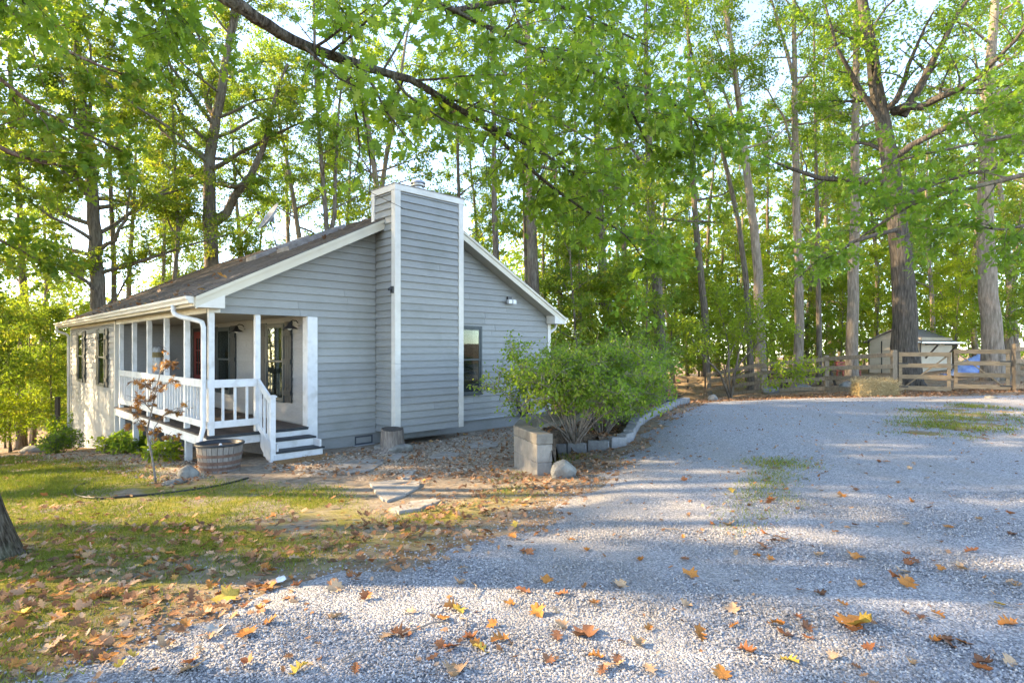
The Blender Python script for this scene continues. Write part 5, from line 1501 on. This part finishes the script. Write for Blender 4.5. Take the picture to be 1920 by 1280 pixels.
bough([Vector((-.48,-.1,6.4)), Vector((.6,.1,6.0)), Vector((1.5,.3,5.3)), B_(430,0,5.2), B_(500,48,5.4), B_(580,88,5.7), B_(700,130,6.2), B_(800,165,6.6), B_(905,232,7.2), B_(990,270,7.7), B_(1080,330,8.3)], .08, 26, 1.5, start=.48, rise=.0)
bough([Vector((-.45,0,7.6)), B_(560,-190,5.6), B_(700,-60,6.2), B_(850,20,6.8), B_(1000,90,7.4), B_(1150,150,8.0), B_(1280,205,8.6), B_(1320,260,8.9)], .04, 30, 1.5, start=.4, rise=-.05)
bough([B_(850,20,6.8), B_(980,0,7.6), B_(1100,30,8.4), B_(1220,90,9.2)], .035, 10, 1.3, start=.2, rise=-.05)
bough([B_(905,232,7.2), B_(1010,330,8.0), B_(1090,390,8.8), B_(1170,440,9.6), B_(1215,500,10)], .03, 13, 1.2, start=.2, rise=-.15)
bough([B_(1150,150,8.0), B_(1200,240,8.6), B_(1240,320,9.2)], .025, 8, 1.1, start=.1, rise=-.1)
bough([Vector((-.45,-.05,7.0)), B_(160,-230,5.0), B_(240,-90,5.6), B_(300,-20,6.0), B_(340,40,6.6)], .045, 8, 1.0, start=.45, rise=-.1)
bough([Vector((-.48,-.1,6.0)), B_(-60,-160,5.4), B_(20,-60,6.4), B_(60,60,7.4)], .045, 8, 1.1, start=.5, rise=-.1)
def _clear(tw):
    a = base + Vector(tw[1]); px_ = 960 + a.x / a.y * F_PX; py_ = HZ - (a.z - CZ) / a.y * F_PX
    return not (680 < px_ < 900 and py_ > 285)
t.tw = [w for w in t.tw if _clear(w)]          # nothing hangs down before the chimney
me = t.leaves('crown', M['leaf_oak'], 11.5, .13, LEAF_OAK, len(OAKF), OAKF, spreadr=.09, droop=.45)
finish('oak_tree', base, t, M['bark_near'], me, 'leaning oak at the left edge, its long limb reaching across over the house', 'tree')

t = Tree(302)
base = Vector((13.2, 9.6, Hf(13.2, 9.6)))
trp = t.path((0,0,-.2), (-.02,.02,1), 12, 10, .02, .02)
t.w.tube(trp, [.34 * (1 - .07 * i) for i in range(11)], 14)
flare(t, .3)
bough([Vector((0,0,3.4)), B_(2060,300,10), B_(1930,325,10.2), B_(1850,345,10.4), B_(1760,365,10.8), B_(1680,400,11.2), B_(1600,455,11.7), B_(1540,490,12)], .055, 16, 1.4, start=.35, rise=-.02)
bough([Vector((0,0,4.2)), B_(2050,220,10), B_(1920,250,10.4), B_(1800,275,10.8), B_(1690,300,11.3), B_(1600,340,11.8)], .05, 14, 1.4, start=.35, rise=-.02)
bough([Vector((0,0,3.0)), B_(2060,380,10), B_(1960,410,10), B_(1880,430,10.2), B_(1800,420,10.5), B_(1740,440,10.8)], .04, 11, 1.1, start=.35, rise=-.05)
bough([Vector((0,0,4.8)), B_(2060,150,10), B_(1960,180,10.3), B_(1880,200,10.6)], .04, 9, 1.3, start=.4, rise=-.02)
me = t.leaves('crown', M['leaf_oak'], 8.5, .13, LEAF_OAK, len(OAKF), OAKF, spreadr=.06, droop=.4)
finish('oak_tree', base, t, M['bark'], me, 'oak standing just out to the right, its leafy boughs hanging in at the right edge', 'tree')

# a maple at the left whose boughs come into the picture
t = Tree(303)
base = Vector((-14.2, 11.5, Hf(-14.2, 11.5)))
trp = t.path((0,0,-.2), (.0,.02,1), 14, 10, .02, .02)
t.w.tube(trp, [.3 * (1 - .07 * i) for i in range(11)], 14)
bough([Vector((0,0,6.0)), B_(-220,130,11.6), B_(-60,240,12), B_(30,290,12.4), B_(110,310,13), B_(170,330,13.6)], .08, 12, 1.9, start=.3, rise=.0)
bough([Vector((0,0,7.0)), B_(-160,30,11.8), B_(0,150,12.4), B_(90,215,13), B_(180,260,13.8), B_(240,290,14.4)], .07, 12, 1.9, start=.3, rise=.0)
bough([Vector((0,0,8.0)), B_(-100,-60,12), B_(60,60,12.6), B_(180,120,13.4), B_(280,160,14.2)], .07, 12, 1.9, start=.3, rise=.0)
bough([Vector((0,0,4.4)), B_(-200,330,11.8), B_(-60,420,12.4), B_(40,470,13), B_(90,500,13.4)], .06, 9, 1.6, start=.35, rise=.0)
me = t.leaves('crown', M['leaf_yellow'], 11, .125, LEAF_MAPLE, len(MAPF), MAPF, spreadr=.08, droop=.4)
finish('maple_tree', base, t, M['bark_red'], me, 'bright maple left of the lawn with boughs hanging at the upper left', 'tree')

# ------------------------------------------------------------------ shrubs and small plants
def shrub(name, base, stems, height, spread, per, size, leaf, label, seed, cat='shrub', tmpl=LEAF_OVAL, fl=OVF, sublen=.55, subs=9, stretch=(1,1), group=None, bark='twig', lean=(0,0), r0=.014, start=.28):
    t = Tree(seed)
    for k in range(stems):
        az = k * 2.4 + t.r.normal() * .3; o_ = t.r.uniform(.25, 1) ** .7
        d = Vector((math.cos(az) * o_ * spread * stretch[0] / height + lean[0], math.sin(az) * o_ * spread * stretch[1] / height + lean[1], 1))
        ln = height * t.r.uniform(.8, 1.15) * (1 + .25 * o_)
        p0 = Vector((math.cos(az) * .1 * t.r.random(), math.sin(az) * .1 * t.r.random(), -.05))
        pts = t.path(p0, d, ln, 7, .09, -.02)
        t.limb(pts, r0, subs, sublen, 6, .22, start=start, flat=.7, r1=.004, sides=5, rise=.1)
    me = t.leaves('foliage', M[leaf], per, size, tmpl, len(fl), fl, spreadr=.05, droop=.15)
    e = empty(name, base, 0, label, cat, group)
    t.w.obj('stems', M[bark], e, smooth=True); link('foliage', me, e)
    return e
bz = lambda x, y: float(bedz(x, y))
shrub('shrub', (1.02, 9.5, bz(1.02, 9.5)), 28, 1.38, 1.3, 11, .056, 'leaf_shrub', 'wide light green shrub with bare stems behind the retaining wall', 401, start=.5)
shrub('shrub', (1.75, 11.2, bz(1.75, 11.2)), 22, 1.4, 1.1, 7.5, .06, 'leaf_shrub', 'middle green shrub right behind the front shrub in the bed', 402)
shrub('shrub', (2.55, 12.7, bz(2.55, 12.7)), 26, 1.6, .95, 9.0, .06, 'leaf_shrub', 'rounded dark green shrub at the back of the bed near the drive', 403)
p = G(240, 850); shrub('rhododendron', p, 5, .36, .3, 4, .15, 'leaf_shrub', 'small broad-leaved rhododendron at the foot of the far porch posts', 404, tmpl=LEAF_SIMPLE, fl=[0,1,2,3], sublen=.25, subs=4)
p = G(300, 868); shrub('seedling', p, 4, .3, .35, 3.5, .11, 'leaf_dogwood', 'yellowing leafy plant beside the reddish sapling under the porch', 405, tmpl=LEAF_SIMPLE, fl=[0,1,2,3], sublen=.25, subs=4)
p = G(197, 852); shrub('seedling', p, 3, .32, .15, 5, .10, 'leaf_dogwood', 'tiny leafy seedling against the sunlit siding', 406, tmpl=LEAF_SIMPLE, fl=[0,1,2,3], sublen=.12, subs=2)
p = G(112, 850); shrub('weed_clump', p, 8, .45, .35, 5, .07, 'leaf_shrub', 'rough weedy clump by the far left house corner', 407, sublen=.4, subs=6)
p = G(60, 852); shrub('weed_clump', (p.x - 1.6, p.y + 4.0, Hf(p.x - 1.6, p.y + 4)), 12, 1.0, 1.0, 8, .10, 'leaf', 'dark weedy clump at the left edge of the lawn', 408, sublen=.5, subs=7)

# red maple sapling on the lawn
t = Tree(410)
base = G(293, 906)
Yb = base.y
st = [Vector((0,0,-.05))] + [P(a, b, Yb) - base for a, b in [(287,868),(281,835),(276,810),(284,770),(292,735),(300,700),(308,665)]]
t.w.tube(smooth_path(st, 2), [.017 - .0008 * i for i in range(len(smooth_path(st, 2)))], 7)
for ps, sb in [([(281,835,0),(290,800,.1),(310,775,.2),(330,765,.3),(352,762,.4)], 7), ([(276,810,0),(262,790,-.1),(252,775,-.1)], 5), ([(284,770,0),(268,752,-.1),(250,745,-.2)], 6), ([(292,735,0),(275,722,.1),(262,718,.2)], 6), ([(300,700,0),(312,690,-.1),(318,678,-.1)], 5), ([(292,735,0),(312,722,-.1),(322,712,-.1)], 4), ([(281,835,0),(300,822,.1),(330,815,.3)], 4)]:
    t.limb([P(a, b, Yb + c) - base for a, b, c in ps], .007, sb, .16, 3, .10, start=.2, flat=.5, r1=.003, sides=5, rise=0)
t.twig([P(300,700,Yb) - base, P(308,665,Yb) - base, P(312,655,Yb) - base], 6, .12, .5, .003)
me = t.leaves('foliage', M['leaf_red'], 2.0, .08, LEAF_PALM, len(PALF), PALF, spreadr=.02, droop=.6)
e = empty('maple_sapling', base, 0, 'thin reddish Japanese maple sapling on the lawn before the porch', 'sapling')
t.w.obj('stem', M['twig'], e, smooth=True); link('foliage', me, e)

# multi-stem dogwood by the fence
t = Tree(411)
base = Vector((.378 * 21.5, 21.5, Hf(.378 * 21.5, 21.5)))
for ps, r_ in [([(1350,700,-.3),(1325,675,-.6),(1300,640,-.9),(1285,600,-1.1)], .05), ([(1366,690,0),(1366,650,.2),(1355,600,.3),(1340,560,.3)], .045), ([(1380,690,0),(1388,650,0),(1395,620,-.2),(1400,570,-.3)], .05), ([(1376,700,.2),(1405,660,.4),(1440,630,.4),(1480,610,.3)], .045), ([(1380,705,-.4),(1420,690,-.8),(1470,690,-1.2),(1510,700,-1.4)], .035), ([(1360,700,.3),(1380,640,.6),(1430,580,.8),(1460,550,.8)], .04)]:
    pts = [Vector((0,0,-.1))] + [P(a, b, 21.5 + c) - base for a, b, c in ps]
    t.limb(smooth_path(pts, 2), r_, 13, 1.1, 6, .4, start=.5, flat=.35, rise=.1)
me = t.leaves('crown', M['leaf_dogwood'], 11, .12, spreadr=.1)
finish('dogwood_tree', base, t, M['bark'], me, 'small multi-stemmed dogwood in front of the rail fence', 'tree')

# ------------------------------------------------------------------ grass, leaf litter, fallen leaves
def inview(x, y, m=1.02): return (np.abs(x) < .8856 * y * m) & (y > 2.4)
n = 1300000
X = rng.uniform(-14, 17, n); Y = rng.uniform(2.4, 17, n)
lw = lawn_f(X, Y); pt = wob(X, Y, 1.1) * .5 + wob(X, Y, .35) * .5
strip = np.exp(-((sdist(DRIVE, X, Y) + 1.0) / .5) ** 2) * .25
k = inview(X, Y) & (rng.random(n) < np.clip(lw * (.6 + pt * 1.5) + strip * (pt > .2), 0, 1) * np.clip(11 / (Y + 3), .5, 1)) & (sdist(DRIVE, X, Y) < np.where(np.maximum(sdist(PATCH1, X, Y), sdist(PATCH2, X, Y)) > -.4, 99, .1))
k = k & ((np.maximum(sdist(PATCH1, X, Y), sdist(PATCH2, X, Y)) < -.4) | (rng.random(n) < np.clip(.45 + wob(X, Y, 1.3) * .7, .05, 1)))
X, Y = X[k], Y[k]; n = len(X)
pos = np.stack([X, Y, H(X, Y) + .004 + np.where(sdist(DRIVE, X, Y) > .1, .03, 0)], 1)
L = rng.normal(size=(n, 3)) * .55; L[:, 2] = 1 + .0 * X
sz = np.stack([rng.uniform(.018, .055, n) * np.clip(Y / 7, 1, 1.8), rng.uniform(.004, .008, n) * np.clip(Y / 6, 1, 2.6), np.full(n, .03)], 1)
rnd = np.clip(rng.normal(.45, .2, n) + wob(X, Y, .6) * .2, 0, 1)
me = scatter('grass', np.array([(0,-.5,0),(1,0,.5),(0,.5,0)]), 3, pos, L, rng.normal(size=(n, 3)), sz, M['grass'], rnd, flat=[0,1,2])
tag(link('grass', me), 'short patchy grass of the lawn and the strips in the drive', 'grass', kind='stuff')
print('grass blades', n)

def dead_mesh(name, tm, curl, fold, seed):
    r = np.random.default_rng(seed)
    return tm
CURLY = [leaf_template(h, c, f) for h, c, f in [([(0,0.0),(.16,.05),(.20,.27),(.33,.10),(.43,.42),(.54,.14),(.70,.36),(.74,.13),(.9,.17),(1,0)], -.35, .35), (maple_half(), -.3, .4), (maple_half(), .35, -.2), ([(0,0),(.12,.07),(.24,.30),(.34,.12),(.52,.34),(.6,.13),(.8,.24),(.86,.08),(1,0)], -.4, .6)]]
def place_dead(n, seed):
    r = np.random.default_rng(seed)
    X = r.uniform(-14, 20, n); Y = r.uniform(2.4, 22, n)
    d = sdist(DRIVE, X, Y)
    band = np.exp(-((d + .85) / .85) ** 2) * np.clip(.58 + wob(X, Y, .7) * .7, .1, 1)
    lawn = lawn_f(X, Y) * .20 * np.clip(.5 + wob(X, Y, .5), 0, 1)
    trunk = np.exp(-((X + 3.6) ** 2 + (Y - 4.6) ** 2) / 1.6) * .8
    fenceb = np.clip((Y - 18.2) / .8, 0, 1) * (X > 5) * .55
    bedd = (sdist(BED, X, Y) > 0) * .5
    apr = (np.maximum(sdist(APRON, X, Y), sdist(MULCH, X, Y)) > -.3) * .32 + np.exp(-((X + .5) ** 2 / 6 + (Y - 9) ** 2 / 1.2)) * .3
    grav = (d > 0) * (.06 + .10 * np.exp(-d / .35) + .14 * (np.maximum(sdist(PATCH2, X, Y), sdist(PATCH1, X, Y)) > -.3))
    dens = np.clip(band + lawn + trunk + fenceb + bedd + apr + grav, 0, 1)
    hs = tolocal
    lx = (X - C0.x) * c45 + (Y - C0.y) * s45; ly = -(X - C0.x) * s45 + (Y - C0.y) * c45
    inside = (lx > 1.7) & (ly > -.0) | (lx > .0) & (ly > .0) & (ly > 7)
    k = inview(X, Y) & (r.random(n) < dens) & ~inside & ~((sdist(BED, X, Y) < 0) & (np.hypot(X - .2, Y - 9) < .3))
    return X[k], Y[k]
X, Y = place_dead(125000, 61)
BZ = np.where(sdist(BED, X, Y) > .02, np.clip(.50 - .22 * np.clip((X - .5) / 1.8, 0, 1), .28, .5) + .06 * np.exp(-((Y - 9.5) / 1.2) ** 2) + .02, H(X, Y) + np.where(sdist(DRIVE, X, Y) > .2, .034, .016))
sel = rng.integers(0, 4, len(X))
print('litter', len(X))
litter_parent = None
vs_all = []
for q in range(4):
    k = sel == q; n = k.sum()
    pos = np.stack([X[k], Y[k], BZ[k] + rng.uniform(0, .012, n)], 1)
    L = rng.normal(size=(n, 3)); L[:, 2] *= .22; N = rng.normal(size=(n, 3)) * .30; N[:, 2] += 1
    sz = rng.uniform(.03, .09, n) * np.where(sdist(DRIVE, X[k], Y[k]) > .3, .62, 1)
    rnd = np.clip(rng.beta(2, 2.2, n), 0, 1)
    me = scatter('leaf_litter', CURLY[q], len(CURLY[q]), pos, L, N, sz, M['dead'], rnd, flat=list(range(len(CURLY[q]))))
    tag(link('leaf_litter', me), 'small dry brown leaves strewn over soil, grass and gravel', 'leaf litter', kind='stuff')

# the larger fallen leaves, one by one
COLS = {'orange': (.45,.17,.035), 'tan': (.44,.27,.15), 'brown': (.20,.085,.04), 'yellow': (.58,.36,.06), 'rust': (.33,.115,.04), 'pale': (.42,.40,.36)}
LM = {}
for c, rgb in COLS.items():
    a_ = tuple(v * .7 for v in rgb); b_ = tuple(min(.8, v * 1.25) for v in rgb)
    LM[c] = mk('fallen_leaf_' + c, [a_, b_], 22, .65, .3, 60, jitter=.2)
LMESH = {}
def curled(kind, c):
    key = (kind, c)
    if key in LMESH: return LMESH[key]
    half = [[(0,0.0),(.16,.05),(.20,.27),(.33,.10),(.43,.42),(.54,.14),(.70,.36),(.74,.13),(.9,.17),(1,0)], maple_half(), [(0,0),(.12,.07),(.24,.30),(.34,.12),(.52,.34),(.6,.13),(.8,.24),(.86,.08),(1,0)], maple_half()][kind]
    r = np.random.default_rng(kind * 7 + len(c)); ph = r.uniform(0, 6, 3)
    def z(x, y): return .25 * (x - .5) ** 2 * (1.6 if kind % 2 else .9) + .55 * abs(y) ** 1.4 * (1 if kind < 3 else .4) + .06 * math.sin(7*x + ph[0]) + .05 * math.sin(9*y + ph[1] + 4*x)
    xs_ = sorted(set([p[0] for p in half if 0 <= p[0] <= 1]))
    v = []; f = []
    for sgn in (1, -1):
        o_ = len(v)
        for (x, y) in half: v += [(max(0,x), 0, z(max(0,x), 0)), (x, y * .5 * sgn, z(x, y * .5)), (x, y * sgn, z(x, y))]
        for i in range(len(half) - 1):
            for j in (0, 1):
                q = (o_+i*3+j, o_+i*3+j+1, o_+(i+1)*3+j+1, o_+(i+1)*3+j)
                f.append(q if sgn < 0 else q[::-1])
    me = bpy.data.meshes.new('fallen_leaf'); me.from_pydata(v, [], f); me.validate()
    me.transform(Matrix.Translation((-.5, 0, 0)))
    me.materials.append(LM[c]); me.polygons.foreach_set('use_smooth', [True] * len(me.polygons))
    LMESH[key] = me
    return me
lr = np.random.default_rng(77)
def drop(px, py, c, kind, size, label, group):
    p = G(px, py)
    o = link('fallen_leaf', curled(kind, c))
    on = sdist(DRIVE, [p.x], [p.y])[0] > .15
    o.location = p + Vector((0, 0, .045 if on else .02)); o.scale = (size, size, size * lr.uniform(.6, 1.5))
    o.rotation_euler = (lr.normal() * .25, lr.normal() * .25, lr.uniform(0, 6.28))
    tag(o, label, 'leaf', group)
drop(1612, 1190, 'yellow', 1, .15, 'large yellow and rust leaf lying alone on the gravel at right', 'large leaves on the drive')
drop(1597, 1180, 'orange', 3, .16, 'orange leaf overlapped by the large yellow one on the gravel at right', 'large leaves on the drive')
drop(420, 1128, 'yellow', 1, .17, 'big pale yellow leaf among brown ones at the gravel edge', 'large leaves on the drive')
drop(505, 1180, 'orange', 2, .13, 'single orange leaf standing on the gravel below the big yellow leaf', 'large leaves on the drive')
drop(1100, 1200, 'brown', 3, .15, 'large brown leaf clump in the foreground centre of the drive', 'large leaves on the drive')
cn = list(COLS); wts = np.array([.32,.28,.17,.03,.17,.03])
cnt = 0
while cnt < 150:
    py = 800 + 480 * lr.random() ** .8; px = lr.uniform(120, 1915)
    p = G(px, py)
    if sdist(DRIVE, [p.x], [p.y])[0] < .1: continue
    c = cn[lr.choice(6, p=wts)]
    drop(px, py, c, int(lr.integers(0, 4)), lr.uniform(.06, .125), 'curled %s fallen leaf on the %s %s of the gravel drive' % (c, 'near' if py > 1120 else 'middle' if py > 960 else 'far', 'left' if px < 720 else 'centre' if px < 1320 else 'right'), 'fallen leaves on the gravel drive'); cnt += 1
cnt = 0
while cnt < 145:
    px = lr.uniform(0, 1150); py = lr.uniform(985, 1278) if lr.random() < .8 else lr.uniform(900, 1000)
    p = G(px, py)
    d_ = sdist(DRIVE, [p.x], [p.y])[0]
    if d_ > .05 or d_ < -2.6: continue
    c = cn[lr.choice(6, p=wts)]
    drop(px, py, c, int(lr.integers(0, 4)), lr.uniform(.06, .11), 'curled %s fallen leaf on the grassy drive edge, %s' % (c, 'in the near left corner' if px < 330 and py > 1100 else 'by the leaning tree trunk' if px < 330 else 'below the porch steps' if px < 680 else 'towards the retaining wall'), 'fallen leaves along the drive edge'); cnt += 1
# leaves caught on the roof and in the gutter
nr = 110
ly = rng.uniform(-.2, 14, nr); lx = -.28 + 4.4 * rng.random(nr) ** 2.2
wp = np.array([tuple(toworld(a, b, rz(a) + .025)) for a, b in zip(lx, ly)])
N = rng.normal(size=(nr, 3)) * .4; N[:, 2] += 1
me = scatter('roof_leaves', CURLY[1], len(CURLY[1]), wp, rng.normal(size=(nr, 3)) * np.array([1,1,.3]), N, rng.uniform(.06, .12, nr), M['dead'], flat=list(range(len(CURLY[1]))))
tag(link('roof_leaves', me), 'dry orange leaves caught on the shingles and gutter', 'leaf litter', kind='stuff')
p = G(525, 1095)
o = rock('paper_scrap', (0,0,0), (.055,.04,.012), M['plastic'], 90, 'small scrap of white plastic at the left edge of the gravel', 'litter'); o.location = p + Vector((0,0,.03))
for i, (a, b, c, d, lb) in enumerate([((755,1205),(845,1180),0,0,'thin grey twig on the gravel left of the brown leaf clump'),((862,1172),(875,1195),0,0,'short curved pale twig in the foreground gravel'),((640,1255),(690,1235),0,0,'dark twig on the sunlit gravel at bottom'),((885,1105),(890,1130),0,0,'short pale twig beside a small red leaf'),((1240,1000),(1290,1010),0,0,'straight thin twig across the leaf strip of the drive')]):
    A, B = G(*a) + Vector((0,0,.045)), G(*b) + Vector((0,0,.045)); mid = A.lerp(B, .5) + Vector((.02, .03, .01))
    tag(MB().tube([A, mid, B], [.006,.005,.003], 6).obj('twig', M['twig'], smooth=True), lb, 'twig')
